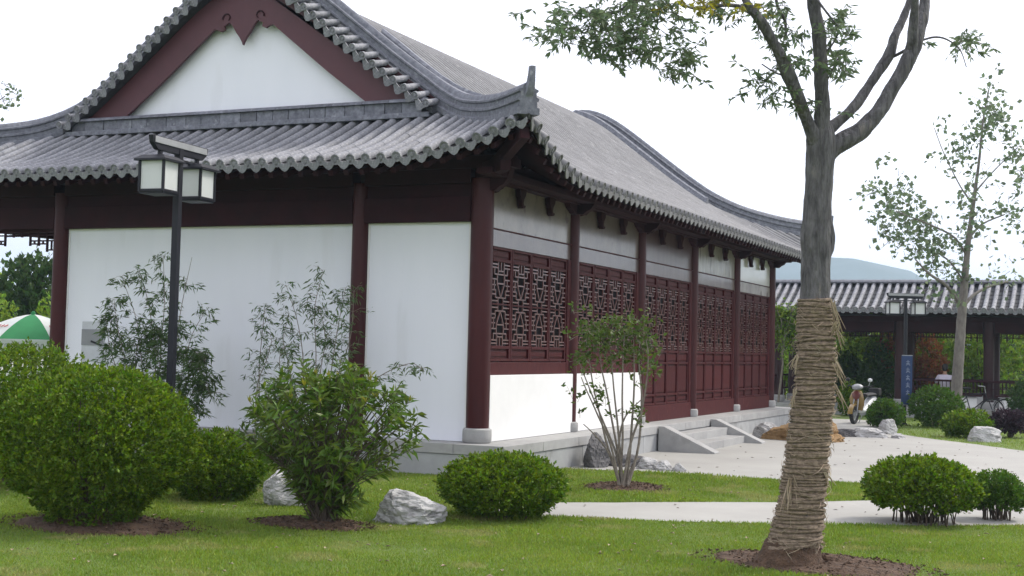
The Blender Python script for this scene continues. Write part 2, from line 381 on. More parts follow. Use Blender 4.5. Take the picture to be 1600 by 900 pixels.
# ---- barrel tiles
def barrel_mesh(L=.30, r0=RB+.002, r1=RB-.0005, n=9, ny=2):
    vs = []; fs = []
    prof = [(0, r0-.004), (0, r0), (L+.004, r1)]
    for y, r in prof:
        for k in range(n+1):
            a = -.45+(pi+.9)*k/n; vs.append((r*cos(a), y, r*sin(a)-.006))
    W = n+1
    for i in range(2):
        for k in range(n): fs.append((i*W+k, i*W+k+1, (i+1)*W+k+1, (i+1)*W+k))
    return vs, fs
BV, BF = barrel_mesh()
tile_me = MB().add(BV, BF).mesh('tile', M['tile'])
def disc_geo(mb, M4, r=.072):
    n = 12; vs = []; fs = []
    prof = [(.0, -.03), (r, -.03), (r, .02), (r*.82, .02), (r*.78, .008), (r*.40, .008), (r*.34, .02), (r*.14, .02), (.0, .012)]
    # axis along -y (towards the eave edge)
    rows = []
    for rr, d in prof[1:-1]:
        rows.append([(rr*cos(2*pi*k/n), -d, rr*sin(2*pi*k/n)) for k in range(n)])
    vs = [v for r_ in rows for v in r_]
    for i in range(len(rows)-1):
        for k in range(n): k2 = (k+1) % n; fs.append((i*n+k, (i+1)*n+k, (i+1)*n+k2, i*n+k2))
    fs.append(tuple((len(rows)-1)*n+k for k in range(n-1, -1, -1))); fs.append(tuple(range(n)))
    mb.add([M4 @ Vector(v) for v in vs], fs)
def drip_geo(mb, M4, w=.20, h=.115):
    # lobed tongue hanging between two barrels; local x across, z up, -y outwards
    half = [(0, -h), (.22, -h*.82), (.34, -h*.55), (.44, -h*.40), (.5, -.012), (.5, .02)]
    pts = [(x*w, z) for x, z in half]; pts = [(-x, z) for x, z in pts[:0:-1]]+pts
    top = [(.25*w, .0), (0, -.012), (-.25*w, .0)]
    poly = pts+top
    f = [(x, 0, z) for x, z in poly]; b = [(x, .018, z) for x, z in poly]; n = len(poly)
    vs = [M4 @ Vector(v) for v in f+b]
    fs = [tuple(range(n)), tuple(range(2*n-1, n-1, -1))]+[(i, i+n, (i+1) % n+n, (i+1) % n) for i in range(n)]
    mb.add(vs, fs)
def mat4(p, x, y, z): return Matrix(((x.x, y.x, z.x, p.x), (x.y, y.y, z.y, p.y), (x.z, y.z, z.z, p.z), (0, 0, 0, 1)))
I4 = Matrix.Identity(4)
disc_mb = MB(); disc_geo(disc_mb, I4); disc_me = disc_mb.mesh('eave_disc', M['tile'])
drip_mb = MB(); drip_geo(drip_mb, I4); drip_me = drip_mb.mesh('drip_tile', M['tile'], smooth=False)
vdisc_mb = MB(); disc_geo(vdisc_mb, I4, .06); vdisc_me = vdisc_mb.mesh('verge_disc', M['tile'])

def tile_slope(fn, a0, a1, ulim, part, single, m, end_u=0.0, flip=False):
    n = round((a1-a0)/SP); w = (a1-a0)/n; rest = MB(); allseg = []
    dr = MB()
    for c in range(n+1):
        a = a0+w*c
        if c in (0, n): continue
        lo, hi = ulim(a)
        if hi < .12: continue
        k = int(round((hi-lo)/.29)); k = max(1, k); st = (hi-lo)/k
        for j in range(k):
            u = lo+j*st
            p, t, l, nn = frame(fn, a, min(u+.15, hi-.01)); p0 = fn(a, u)+nn*.052
            x = t.cross(nn).normalized()
            jit = random.uniform(-.004, .004)
            M4 = mat4(p0+x*jit, x, t, nn) @ Matrix.Diagonal((1, (fn(a, u+st)-fn(a, u)).length/.29, 1, 1))
            allseg.append(((p0-CAM).length, M4))
        p, t, l, nn = frame(fn, a, .1); p0 = fn(a, 0)+nn*.032; x = t.cross(nn).normalized()
        M4 = mat4(p0, x, t, nn)
        if single: put('eave_disc', disc_me, part, mw=M4)
        else: disc_geo(dr, M4)
    for c in range(n):
        a = a0+w*(c+.5)
        if ulim(a)[1] < .1: continue
        p, t, l, nn = frame(fn, a, .1); p0 = fn(a, 0); x = t.cross(nn).normalized()
        out = -Vector((t.x, t.y, 0)).normalized(); z = (Vector((0, 0, 1))+out*.25).normalized(); y = z.cross(x)
        M4 = mat4(p0+Vector((0, 0, .012))-t*.02, x, y, z)
        if single: put('drip_tile', drip_me, part, mw=M4)
        else: drip_geo(dr, M4)
    allseg.sort(key=lambda q: q[0])
    for i, (_, M4) in enumerate(allseg):
        if single and i < 300: put('tile', tile_me, part, mw=M4)
        else: rest.add([M4 @ Vector(v) for v in BV], BF)
    if rest.v: rest.build('barrel_tile', m, part, kind='stuff')
    if dr.v: dr.build('eave_tile', m, part, kind='stuff')
tile_slope(lambda a, u: Rsouth(a, u), CX-HX, CX+HX, ulim_s, south, True, M['tilej'])
tile_slope(lambda a, u: Rsouth(a, u, 1), CX-HX, CX+HX, ulim_s, north, False, M['tilej'])
tile_slope(lambda a, u: Reast(a, u), -OV, LY+OV, ulim_east, east, False, M['tileroof'])
tile_slope(lambda a, u: Reast(a, u, -1), -OV, LY+OV, ulim_east, west, False, M['tilej'])
# rafters under the eaves, joined (too dark and small to tell apart)
raf = MB()
for fn, a0, a1, ul in ((lambda a, u: Reast(a, u), -OV+.3, LY+OV-.3, ulim_east), (lambda a, u: Reast(a, u, -1), -OV+.3, LY+OV-.3, ulim_east),
                       (lambda a, u: Rsouth(a, u), CX-HX+.3, CX+HX-.3, ulim_s), (lambda a, u: Rsouth(a, u, 1), CX-HX+.3, CX+HX-.3, ulim_s)):
    n = int((a1-a0)/.24)
    for i in range(n+1):
        a = a0+(a1-a0)*i/n; hi = min(ul(a)[1], 1.5)
        if hi < .25: continue
        p0 = fn(a, .10)-Vector((0, 0, .165)); p1 = fn(a, hi)-Vector((0, 0, .165))
        raf.bar(p0, p1, .07, .075)
raf.build('rafter', M['darkred'], hall, kind='stuff')
# ---- barge board, gable wall and pendant, both ends
def rake(d): return Zp(5.9-d)
def gable(side):
    yw = .98 if side < 0 else LY-.98; s = side
    Y = lambda v: yw+s*v
    mb = MB(); pts = [(CX+d, rake(abs(d))-.16) for d in np.linspace(-3.6, 3.6, 41)]; pts = [(x, max(z, 4.72)) for x, z in pts]
    poly = [(CX-3.62, Y(0), 4.70)]+[(x, Y(0), z) for x, z in pts]+[(CX+3.62, Y(0), 4.70)]
    mb.prism(poly, (0, -s*.12, 0)); mb.build('gable_wall', M['white'], hall, smooth=False)
    for sg in (-1, 1):
        outer = [(CX+sg*d, rake(d)-.13) for d in np.linspace(0.0, 3.42, 26)]
        inner = [(CX+sg*2.30, 4.96), (CX+sg*1.6, 5.47), (CX+sg*.95, 5.98), (CX+sg*.56, 6.29), (CX+sg*.48, 6.27), (CX+sg*.43, 6.24), (CX+sg*.36, 6.27), (CX+sg*.37, 6.33), (CX+sg*.27, 6.38), (CX+sg*.20, 6.31), (CX+sg*.13, 6.20), (CX+sg*.07, 6.13), (CX+sg*.02, 6.05), (CX, 6.0)]
        mb = MB(); poly = outer+[(CX+sg*3.42, 4.96)]+inner
        P = [(x, Y(.16), z) for x, z in poly]
        if (sg > 0) == (s < 0): P = P[::-1]
        mb.prism(P, (0, -s*.05, 0)); b = mb.build('barge_board', M['barge'], hall, smooth=False)
        # scroll carved at the foot of the pendant
        c = MB(); th = np.linspace(-.2, 4.1, 14)
        c.tube([(CX+sg*(.31+(.085-.010*t)*cos(t)), Y(.17), 6.45+(.085-.010*t)*sin(t)) for t in th], [.014-.001*i/2 for i in range(14)], 6)
        c.build('scroll', M['darkred'], b)
    # ridge band at the foot of the gable: individual blocks
    xs = CX-3.35
    band = MB(); band.box((CX-3.45, min(Y(.04), Y(.30)), 4.66), (CX+3.45, max(Y(.04), Y(.30)), 4.74)); bo = band.build('gable_foot_ridge', M['ridge'], hall, bevel=.01)
    while xs < CX+3.3:
        L = random.uniform(.28, .40); h = random.uniform(-.006, .006)
        c = MB(); c.box((xs+.004, min(Y(.07), Y(.26+h)), 4.74), (min(xs+L, CX+3.4)-.004, max(Y(.07), Y(.26+h)), 4.90))
        c.build('ridge_block', M['ridge'], bo, bevel=.008); xs += L
    xs = CX-3.35
    while xs < CX+3.3:
        L = random.uniform(.45, .6)
        c = MB(); sec = [(.15*cos(t), .07*sin(t)) for t in np.linspace(0, pi, 7)]
        fr = [(Vector((xs+.003, Y(.16), 4.90)), Vector((0, 1, 0)), Vector((0, 0, 1))), (Vector((min(xs+L, CX+3.4)-.003, Y(.16), 4.90)), Vector((0, 1, 0)), Vector((0, 0, 1)))]
        c.sweep(fr, sec); c.build('ridge_cap', M['ridge'], bo); xs += L
    # verge tiles: short barrels laid across the rake with discs and drips at their ends
    ds = []; d = 0.12; 
    while d < 3.5:
        ds.append(d); sl = abs(rake(d+.01)-rake(d))/.01; d += .225/sqrt(1+sl*sl)
    vb = MB(); vb.prism([(CX+dd, Y(.30), rake(abs(dd))-.10) for dd in np.linspace(-3.5, 3.5, 31)]+[(CX+dd, Y(.30), rake(abs(dd))-.02) for dd in np.linspace(3.5, -3.5, 31)], (0, -s*.28, 0))
    vo = vb.build('verge_board', M['pan'], hall, smooth=False)
    for sg in (-1, 1):
        for i, d in enumerate(ds):
            z = rake(d)+.03; t = Vector((sg, 0, (rake(d+.02)-rake(d-.02 if d > .02 else 0))/(.04 if d > .02 else .02+d))).normalized()
            ax = Vector((0, s, -.28)).normalized()           # outwards and down
            yv = -ax; x = t; nn = x.cross(yv).normalized()
            if nn.z < 0: x = -x; nn = x.cross(yv).normalized()
            p = Vector((CX+sg*d, Y(.42), z-.02))
            M4 = mat4(p, x, yv, nn)
            if s < 0:
                put('verge_tile', tile_me, vo, mw=M4 @ Matrix.Diagonal((.82, 1.25, .82, 1)))
                put('verge_disc', vdisc_me, vo, mw=mat4(p, x, yv, nn))
            else:
                q = MB(); q.add([M4 @ Vector(v) for v in BV], BF); disc_geo(q, M4, .06); q.build('verge_tile', M['tile'], vo)
            if i < len(ds)-1:
                dm = (ds[i]+ds[i+1])/2; pm = Vector((CX+sg*dm, Y(.40), rake(dm)-.02))
                dn = Vector((0, 0, 1)); zz = (nn*1.0).normalized()
                M5 = mat4(pm, x, yv, zz) @ Matrix.Diagonal((1, 1, 1.25, 1))
                put('verge_drip', drip_me, vo, mw=M5)
gable(-1); gable(1)
# ---- verge ridges running into the hip ridges, with upturned tips
SEC = [(-.15, -.06), (.15, -.06), (.15, .02), (.115, .035), (.115, .10), (.14, .115), (.14, .145), (.105, .16), (.105, .215), (.13, .23), (.13, .255), (.085, .27), (.07, .315), (.035, .345), (-.035, .345), (-.07, .315), (-.085, .27), (-.13, .255), (-.13, .23), (-.105, .215), (-.105, .16), (-.14, .145), (-.14, .115), (-.115, .10), (-.115, .035), (-.15, .02)]
def ridge_path(endside):
    yv = 1.06 if endside < 0 else LY-1.06
    pts = []
    def branch(sg):
        L = []
        for d in np.linspace(0, 3.45, 24): L.append(Vector((CX+sg*d, yv, rake(d)+.03)))
        u0 = HX-3.45
        for t in np.linspace(.10, 1, 18):
            u = (1-t)*2.25+t*.02
            hx = CX+sg*(HX-u); hy = (-OV+u) if endside < 0 else (LY+OV-u)
            L.append(Vector((hx, hy, Zp(u)+lift(u, 0)+.02+.06*t)))
        return L
    e = branch(1); w = branch(-1)
    pts = w[::-1][:-1]+e
    # smooth in plan
    for _ in range(3): pts = [pts[0]]+[(pts[i-1]+pts[i]*2+pts[i+1])/4 for i in range(1, len(pts)-1)]+[pts[-1]]
    return pts
def frames(pts, sc=None):
    fr = []; m = len(pts)
    for i, p in enumerate(pts):
        t = (pts[min(i+1, m-1)]-pts[max(i-1, 0)]).normalized(); h = Vector((t.x, t.y, 0)).normalized()
        side = Vector((h.y, -h.x, 0)); up = side.cross(t).normalized()
        if up.z < 0: up = -up
        fr.append((p, side, up, 1 if sc is None else sc[i]))
    return fr
for es in (-1, 1):
    pts = ridge_path(es); mb = MB(); mb.sweep(frames(pts), SEC); ro = mb.build('verge_ridge', M['ridge'], hall, label='grey ridge curling over the gable and down to the corner tips')
    for end in (pts[0], pts[-1]):
        o = Vector((1 if end.x > CX else -1, es, 0)).normalized()
        mb = MB(); P = [end+o*a+Vector((0, 0, b)) for a, b in ((-.30, .10), (-.12, .17), (.0, .24), (.06, .33), (.085, .44), (.095, .54))]
        side = Vector((o.y, -o.x, 0)); fr = []
        for i, p in enumerate(P):
            t = (P[min(i+1, 5)]-P[max(i-1, 0)]).normalized(); up = side.cross(t)
            if i < 3 and up.z < 0: up = -up
            fr.append((p, side, t.cross(side), [1, .9, .75, .62, .52, .5][i]))
        mb.sweep(fr, [(-.07, -.09), (.07, -.09), (.07, .09), (-.07, .09)]); mb.build('upturned_tip', M['ridge'], ro, bevel=.01)
# short inner ridge on the visible slope
for es in (-1, 1):
    mb = MB(); yv = 1.75 if es < 0 else LY-1.75
    P = [Reast(yv, u)+Vector((0, 0, .05)) for u in np.linspace(5.85, 2.45, 22)]+[Reast(yv, 2.35)+Vector((0, 0, .09))]
    mb.sweep(frames(P), [(-.10, -.05), (.10, -.05), (.10, .06), (.07, .10), (.06, .16), (0, .19), (-.06, .16), (-.07, .10), (-.10, .06)])
    mb.build('slope_ridge', M['ridge'], hall)
# ---- columns
def column(x, y, r, h, foot, br=None):
    br = br or r*1.3
    mb = MB(); mb.lathe([(r*1.0, foot), (r*1.02, .8), (r*.98, h)], (x, y, 0), 20); c = mb.build('column', M['redcol'], hall)
    b = MB(); b.lathe([(br*.93, 0.002), (br, .02), (br*1.02, foot*.5), (br, foot-.02), (r*1.08, foot)], (x, y, 0), 20)
    b.build('column_base', M['stone'], c); return c
COLY = [3.3*k for k in range(6)]
column(0, 0, .16, 3.62, .20, .20)
for y in COLY[1:5]: column(0, y, .125, 3.6, .16)
column(0, LY, .14, 3.6, .17)
S1, S2 = -1.9255, -WX+1.9255
column(S1, -.02, .12, 3.6, .14); column(S2, -.02, .13, 3.6, .14); column(-WX, 0, .16, 3.6, .2, .2)
for y in COLY[1:]: column(-WX, y, .13, 3.6, .17)
# ---- gable-side walls and beams
def bx(name, lo, hi, m, parent=hall, bevel=.006, label=None, kind=None):
    mb = MB(); mb.box(lo, hi); return mb.build(name, m, parent, bevel=bevel, smooth=False, label=label, kind=kind)
def wpanel(x0, x1, y, z0, z1):
    w = bx('wall_panel', (x0, y, z0), (x1, y+.2, z1), M['white'])
    t = MB(); e = .028
    t.box((x0, y-.012, z0), (x0+e, y-.001, z1)); t.box((x1-e, y-.012, z0), (x1, y-.001, z1)); t.box((x0+e+.001, y-.012, z1-e), (x1-e-.001, y-.001, z1))
    t.build('edge_trim', M['whitelow'], w, smooth=False)
wpanel(S1+.125, -.165, .0, 0.002, 3.03)
wpanel(S2+.135, S1-.125, .0, 0.002, 3.03)
for x0, x1 in ((S1+.10, -.14), (S2+.11, S1-.10), (-WX+.13, S2-.11)):
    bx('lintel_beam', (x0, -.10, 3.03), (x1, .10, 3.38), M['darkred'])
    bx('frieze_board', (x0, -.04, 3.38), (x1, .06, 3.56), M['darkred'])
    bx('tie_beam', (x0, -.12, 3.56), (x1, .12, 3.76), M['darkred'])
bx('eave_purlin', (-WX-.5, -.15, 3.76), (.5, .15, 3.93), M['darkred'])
# hanging lattice in the open end of the verandah
def hang_lattice(x0, x1, y, ztop, parent):
    mb = MB(); W = x1-x0
    mb.box((x0, y-.025, ztop-.05), (x1, y+.025, ztop))
    n = max(3, int(W/.17))
    for i in range(n+1):
        x = x0+.02+(W-.04)*i/n; edge = min(i, n-i); dep = .36 if edge < 2 else (.26 if edge < 4 else .12)
        mb.box((x-.012, y-.018, ztop-dep), (x+.012, y+.018, ztop-.05))
        if i < n:
            xb = x+(W-.04)/n; dep2 = .34 if edge < 1 or n-i-1 < 1 else (.24 if min(i, n-i-1) < 3 else .11)
            for zz in (.10, .19, dep2):
                if zz <= dep2: mb.box((x+.012, y-.015, ztop-zz), (xb-.012, y+.015, ztop-zz+.022))
            if dep2 > .2: mb.box(((x+xb)/2-.01, y-.014, ztop-dep2+.022), ((x+xb)/2+.01, y+.014, ztop-.19))
    return mb.build('hanging_lattice', M['darkred'], parent, smooth=False)
hang_lattice(-WX+.14, S2-.12, 0, 3.03, hall)
for i in range(5):
    pass
# inner wall of the verandah and the far end, ceiling, so the inside is dark
bx('inner_wall', (S2-.08, .22, 0.002), (S2+.08, LY-.1, 3.7), M['white'])
bx('back_wall', (S2+.09, LY-.1, 0.002), (-.14, LY+.1, 3.7), M['white'])
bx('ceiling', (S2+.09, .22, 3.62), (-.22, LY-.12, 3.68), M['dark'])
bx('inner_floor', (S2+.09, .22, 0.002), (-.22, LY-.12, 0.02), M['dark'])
for y0, y1 in zip(COLY[:-1], COLY[1:]): bx('lintel_beam', (-WX-.1, y0+.15, 3.05), (-WX+.1, y1-.15, 3.55), M['darkred'])
bx('eave_purlin', (-WX-.15, .2, 3.70), (-WX+.15, LY+.4, 3.90), M['darkred'])
bx('eave_purlin', (-WX-.5, LY-.15, 3.76), (.5, LY+.15, 3.93), M['darkred'])
# ---- long side
def rails(mb, y0, y1, z0, z1, x0=-.03, x1=.03): mb.box((x0, y0, z0), (x1, y1, z1))
LAT = [((.0, .14), (.34, .14)), ((.66, .14), (1, .14)), ((.34, 0), (.34, .30)), ((.66, 0), (.66, .30)), ((.14, .30), (.86, .30)), ((.34, .22), (.66, .22)),
       ((.14, .14), (.14, .30)), ((.86, .14), (.86, .30)), ((0, .42), (.30, .42)), ((.70, .42), (1, .42)), ((.30, .30), (.30, .52)), ((.70, .30), (.70, .52)),
       ((.30, .52), (.50, .86)), ((.70, .52), (.50, .86)), ((.30, .52), (.70, .52)), ((.22, .86), (.78, .86)), ((.22, .68), (.22, .86)), ((.78, .68), (.78, .86)),
       ((0, .68), (.22, .68)), ((.78, .68), (1, .68)), ((.36, .86), (.36, 1)), ((.64, .86), (.64, 1)), ((.14, .42), (.14, .68)), ((.86, .42), (.86, .68)), ((0, .06), (.34, .06)), ((.66, .06), (1, .06)), ((0, .56), (.22, .56)), ((.78, .56), (1, .56)), ((0, .78), (.22, .78)), ((.78, .78), (1, .78)), ((0, .94), (.36, .94)), ((.64, .94), (1, .94)), ((.50, .0), (.50, .22))]
def lattice(mb, y0, y1, z0, z1, flip):
    for (a, b), (c, d) in LAT:
        def P(u, v): v = v if not flip else 1-v; return Vector((.012, y0+u*(y1-y0), z1-v*(z1-z0)))
        mb.bar(P(a, b), P(c, d), .019, .018, up=(1, 0, 0))
LEAFW = .70
def make_leaf(kind):
    st = .045; w = LEAFW-.012; bot = 0.30 if kind == 'door' else 1.11
    fr = MB()
    for y0 in (0, w-st): fr.box((-.03, y0, bot), (.03, y0+st, 2.715))
    zs = [(2.68, 2.715), (2.51, 2.555), (1.90, 1.925), (1.285, 1.33)]
    zs += [(1.11, 1.15)] if kind == 'window' else [(1.065, 1.105), (.465, .505), (.30, .335)]
    for a, b in zs: fr.box((-.028, st+.001, a), (.034, w-st-.001, b))
    leaf = fr.build(kind+'_leaf', M['red'], hall, bevel=.005, smooth=False)
    la = MB(); lattice(la, st, w-st, 1.925, 2.51, False); lattice(la, st, w-st, 1.33, 1.90, True); la.build('lattice', M['lat'], leaf, smooth=False)
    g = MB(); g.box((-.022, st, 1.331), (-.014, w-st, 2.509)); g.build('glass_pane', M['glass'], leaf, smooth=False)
    pan = [(2.556, 2.679), (1.151 if kind == 'window' else 1.106, 1.284)]
    if kind == 'door': pan += [(.506, 1.064), (.336, .464)]
    for a, b in pan:
        q = MB(); q.box((-.018, st, a), (-.004, w-st, b)); q.box((-.004, st+.035, a+.03), (.010, w-st-.035, b-.03)); q.build('panel', M['red'], leaf, bevel=.004, smooth=False)
    return leaf
def kids_copy(o, loc):
    c = o.copy(); COL.objects.link(c); c.parent = hall; c.location = loc
    for k in protokids[o]:
        d = k.copy(); COL.objects.link(d); d.parent = c
    return c
wl_, dl_ = make_leaf('window'), make_leaf('door')
protokids = {wl_: kids(wl_), dl_: kids(dl_)}
first = {wl_: True, dl_: True}
for b in range(5):
    y0 = COLY[b]; a0 = y0+(.16 if b == 0 else .12); a1 = y0+3.3-.12
    win = b < 2; proto = wl_ if win else dl_
    mid = (a0+a1)/2; ya = mid-2*LEAFW
    for k in range(4):
        loc = (.0, ya+k*LEAFW, 0)
        if first[proto]: proto.location = loc; first[proto] = False
        else: kids_copy(proto, loc)
    zb = .92 if win else 0.03
    for j, (p, q) in enumerate(((a0, ya-.006), (ya+4*LEAFW-.006, a1))): bx('jamb', (-.05, p, zb), (.045, q, 2.72), M['red'])
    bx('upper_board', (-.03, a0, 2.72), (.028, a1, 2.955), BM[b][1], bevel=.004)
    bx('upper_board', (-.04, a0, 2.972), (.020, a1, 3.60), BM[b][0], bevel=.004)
    bx('board_moulding', (-.02, a0, 2.955), (.05, a1, 2.972), M['red'], bevel=.003)
    if win:
        bx('sill_board', (-.04, a0, .92), (.04, a1, 1.10), M['red'])
        bx('low_wall', (-.12, y0+(.17 if b == 0 else .06), .002), (.10, y0+3.3-.06, .918), M['whitelow'])
    else:
        bx('threshold', (-.05, a0, .002), (.06, a1, .295), M['red'])
    # beam above with carved hooks under it
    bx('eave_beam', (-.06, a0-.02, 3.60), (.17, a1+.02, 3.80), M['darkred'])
    for fr_ in (1/3, 2/3):
        yc = y0+3.3*fr_; h = MB()
        prof = [(-.11, 3.60), (-.10, 3.50), (-.055, 3.44), (-.04, 3.36), (.0, 3.325), (.05, 3.33), (.085, 3.355), (.075, 3.375), (.03, 3.37), (.012, 3.40), (.03, 3.46), (.09, 3.52), (.11, 3.60)]
        h.prism([(.04, yc+a, z) for a, z in prof], (.08, 0, 0)); h.build('carved_hook', M['darkred'], hall, smooth=False)
    # corbel either side of the columns under the beam
    for sg, yc in ((1, a0-.02), (-1, a1+.02)):
        h = MB(); prof = [(0, 3.60), (0, 3.44), (.10, 3.46), (.17, 3.50), (.26, 3.53), (.34, 3.60)]
        P = [(.03, yc+sg*a, z) for a, z in prof]
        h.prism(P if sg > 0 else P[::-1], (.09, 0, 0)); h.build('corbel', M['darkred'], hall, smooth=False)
for i, y in enumerate(COLY):
    e = MB(); prof = [(.0, 3.80), (.0, 3.46), (.16, 3.45), (.22, 3.50), (.29, 3.53), (.34, 3.60), (.40, 3.80)]
    e.prism([(.05+x, y-.075, z) for x, z in prof], (0, .15, 0)); o = e.build('beam_end', M['darkred'], hall, smooth=False)
    e = MB(); e.box((.04+.60, y-.05, 3.62), (.04+.625, y+.05, 3.76)); 
bx('eave_purlin', (.18, -.6, 3.62), (.40, LY+.6, 3.70), M['darkred'])
bx('eave_purlin', (-.05, .17, 3.80), (.17, LY+.4, 3.90), M['darkred'])
for sx, sy in ((1, -1), (1, 1), (-1, -1), (-1, 1)):
    x0 = 0 if sx > 0 else -WX; y0 = 0 if sy < 0 else LY
    c = MB(); c.bar((x0-sx*.1, y0-sy*.1, 3.72), (x0+sx*.62, y0+sy*.62, 3.74), .15, .20)
    c.bar((x0+sx*.30, y0+sy*.30, 3.74), (x0+sx*1.10, y0+sy*1.10, 4.05), .13, .17); c.build('corner_beam', M['darkred'], hall, bevel=.01)
# ---- platform
PX, PY = .60, -.42
plat = bx('platform', (-WX-.57, PY+.03, G-.1), (PX-.03, LY+.56, -.141), M['stoneside'], bevel=0)
def slabrow(p, q, inner, n):        # cap slabs along an edge
    p, q, inner = Vector(p), Vector(q), Vector(inner)
    for i in range(n):
        a = p.lerp(q, i/n); b = p.lerp(q, (i+1)/n); g = (b-a).normalized()*.003
        a = a+g; b = b-g; lo = [min(a[k], b[k], a[k]+inner[k], b[k]+inner[k]) for k in (0, 1)]; hi = [max(a[k], b[k], a[k]+inner[k], b[k]+inner[k]) for k in (0, 1)]
        bx('cap_slab', (lo[0], lo[1], -.14), (hi[0], hi[1], random.uniform(-.003, .001)), M['stone'], plat, .006)
slabrow((PX, PY, 0), (PX, LY+.6, 0), (-.75, 0, 0), 13)
slabrow((-WX-.6, PY, 0), (PX-.752, PY, 0), (0, .60, 0), 8)
slabrow((-WX-.6, PY+.602, 0), (-WX-.6, LY+.6, 0), (1.0, 0, 0), 12)
bx('floor_fill', (-WX+.41, .19, -.14), (-.16, LY+.55, -.002), M['stone'], plat, 0)
for i in range(12):                # facing stones along the long side, below the cap
    y0 = PY+.06+i*1.42; bx('facing_stone', (PX-.029, y0+.004, G-.05), (PX-.018+random.uniform(-.002, .002), y0+1.416, -.146), M['stoneside'], plat, .004)
for i in range(7):
    x0 = -WX-.5+i*1.42; bx('facing_stone', (x0+.004, PY+.018, G-.05), (x0+1.416, PY+.029, -.146), M['stoneside'], plat, .004)
# ---- steps with sloping cheek stones
steps = thing('stone_steps', 'low stone steps between two sloping cheek stones leading up to the red doors', 'steps', (PX+.02, 7.9, G))
for yc in (6.15-7.9, 9.45-7.9):
    mb = MB(); mb.prism([(0, yc-.15, 0), (1.02, yc-.15, 0), (1.02, yc-.15, .03), (.10, yc-.15, .435), (0, yc-.15, .435)], (0, .30, 0)); mb.build('cheek_stone', M['stone'], steps, bevel=.008, smooth=False)
for k, (xo, h) in enumerate(((.34, .29), (.68, .145))):
    n = 2
    for j in range(n):
        y0 = -1.59+j*1.495; mb = MB(); mb.box((0.002, y0, 0), (xo, y0+1.49, h)); mb.build('step', M['stone'], steps, bevel=.008, smooth=False)
# ---- raised end of the inner slope ridge beside the verge
mb = MB(); P = [on(x, y, 1, 1.55) for x, y in ((600, 52), (630, 76), (660, 101), (690, 124), (715, 140), (740, 151), (765, 158))]
mb.sweep([(p, Vector((0, 1, 0)), Vector((0, 0, 1))) for p in P], [(-.06, -.75), (.06, -.75), (.06, -.05), (.085, -.03), (.085, .02), (.05, .07), (-.05, .07), (-.085, .02), (-.085, -.03), (-.06, -.05)])
mb.build('slope_ridge', M['ridge'], hall)

# ---------------------------------------------------------------- foliage helpers
def leaf_mesh(name, P, D, size, asp, m, fold=.25, droop=0.0):
    # P (n,3) base points, D (n,3) directions, size (n,), asp width/length; each leaf a folded, four-sided blade
    P = np.asarray(P, float); D = np.asarray(D, float); n = len(P); size = np.broadcast_to(size, (n,)).astype(float)
    D = D/np.maximum(np.linalg.norm(D, axis=1, keepdims=True), 1e-6)
    A = rng.normal(size=(n, 3)); S = np.cross(D, A); S /= np.maximum(np.linalg.norm(S, axis=1, keepdims=True), 1e-6); N = np.cross(S, D)
    L = size[:, None]; w = L*asp/2
    v = np.empty((n, 4, 3)); v[:, 0] = P; mid = P+D*L*.48
    v[:, 1] = mid+S*w+N*w*fold; v[:, 3] = mid-S*w+N*w*fold; v[:, 2] = P+D*L; v[:, 2, 2] -= (L[:, 0])*droop
    me = bpy.data.meshes.new(name); me.vertices.add(4*n); me.vertices.foreach_set('co', v.reshape(-1))
    idx = np.arange(n)[:, None]*4+np.array([0, 1, 2, 0, 2, 3]); me.loops.add(6*n); me.loops.foreach_set('vertex_index', idx.reshape(-1).astype('i'))
    me.polygons.add(2*n); me.polygons.foreach_set('loop_start', np.arange(0, 6*n, 3).astype('i')); me.update(calc_edges=True); me.materials.append(m)
    return me
def wob(X, f, seed):
    r = np.random.default_rng(seed); o = np.zeros(len(X))
    for k in range(5):
        k1 = r.normal(size=3)*f*(1+.6*k); o += np.sin(X@k1+r.uniform(0, 6.28))/(1+.45*k)
    return o/2.2
def unit(n): v = rng.normal(size=(n, 3)); return v/np.linalg.norm(v, axis=1, keepdims=True)
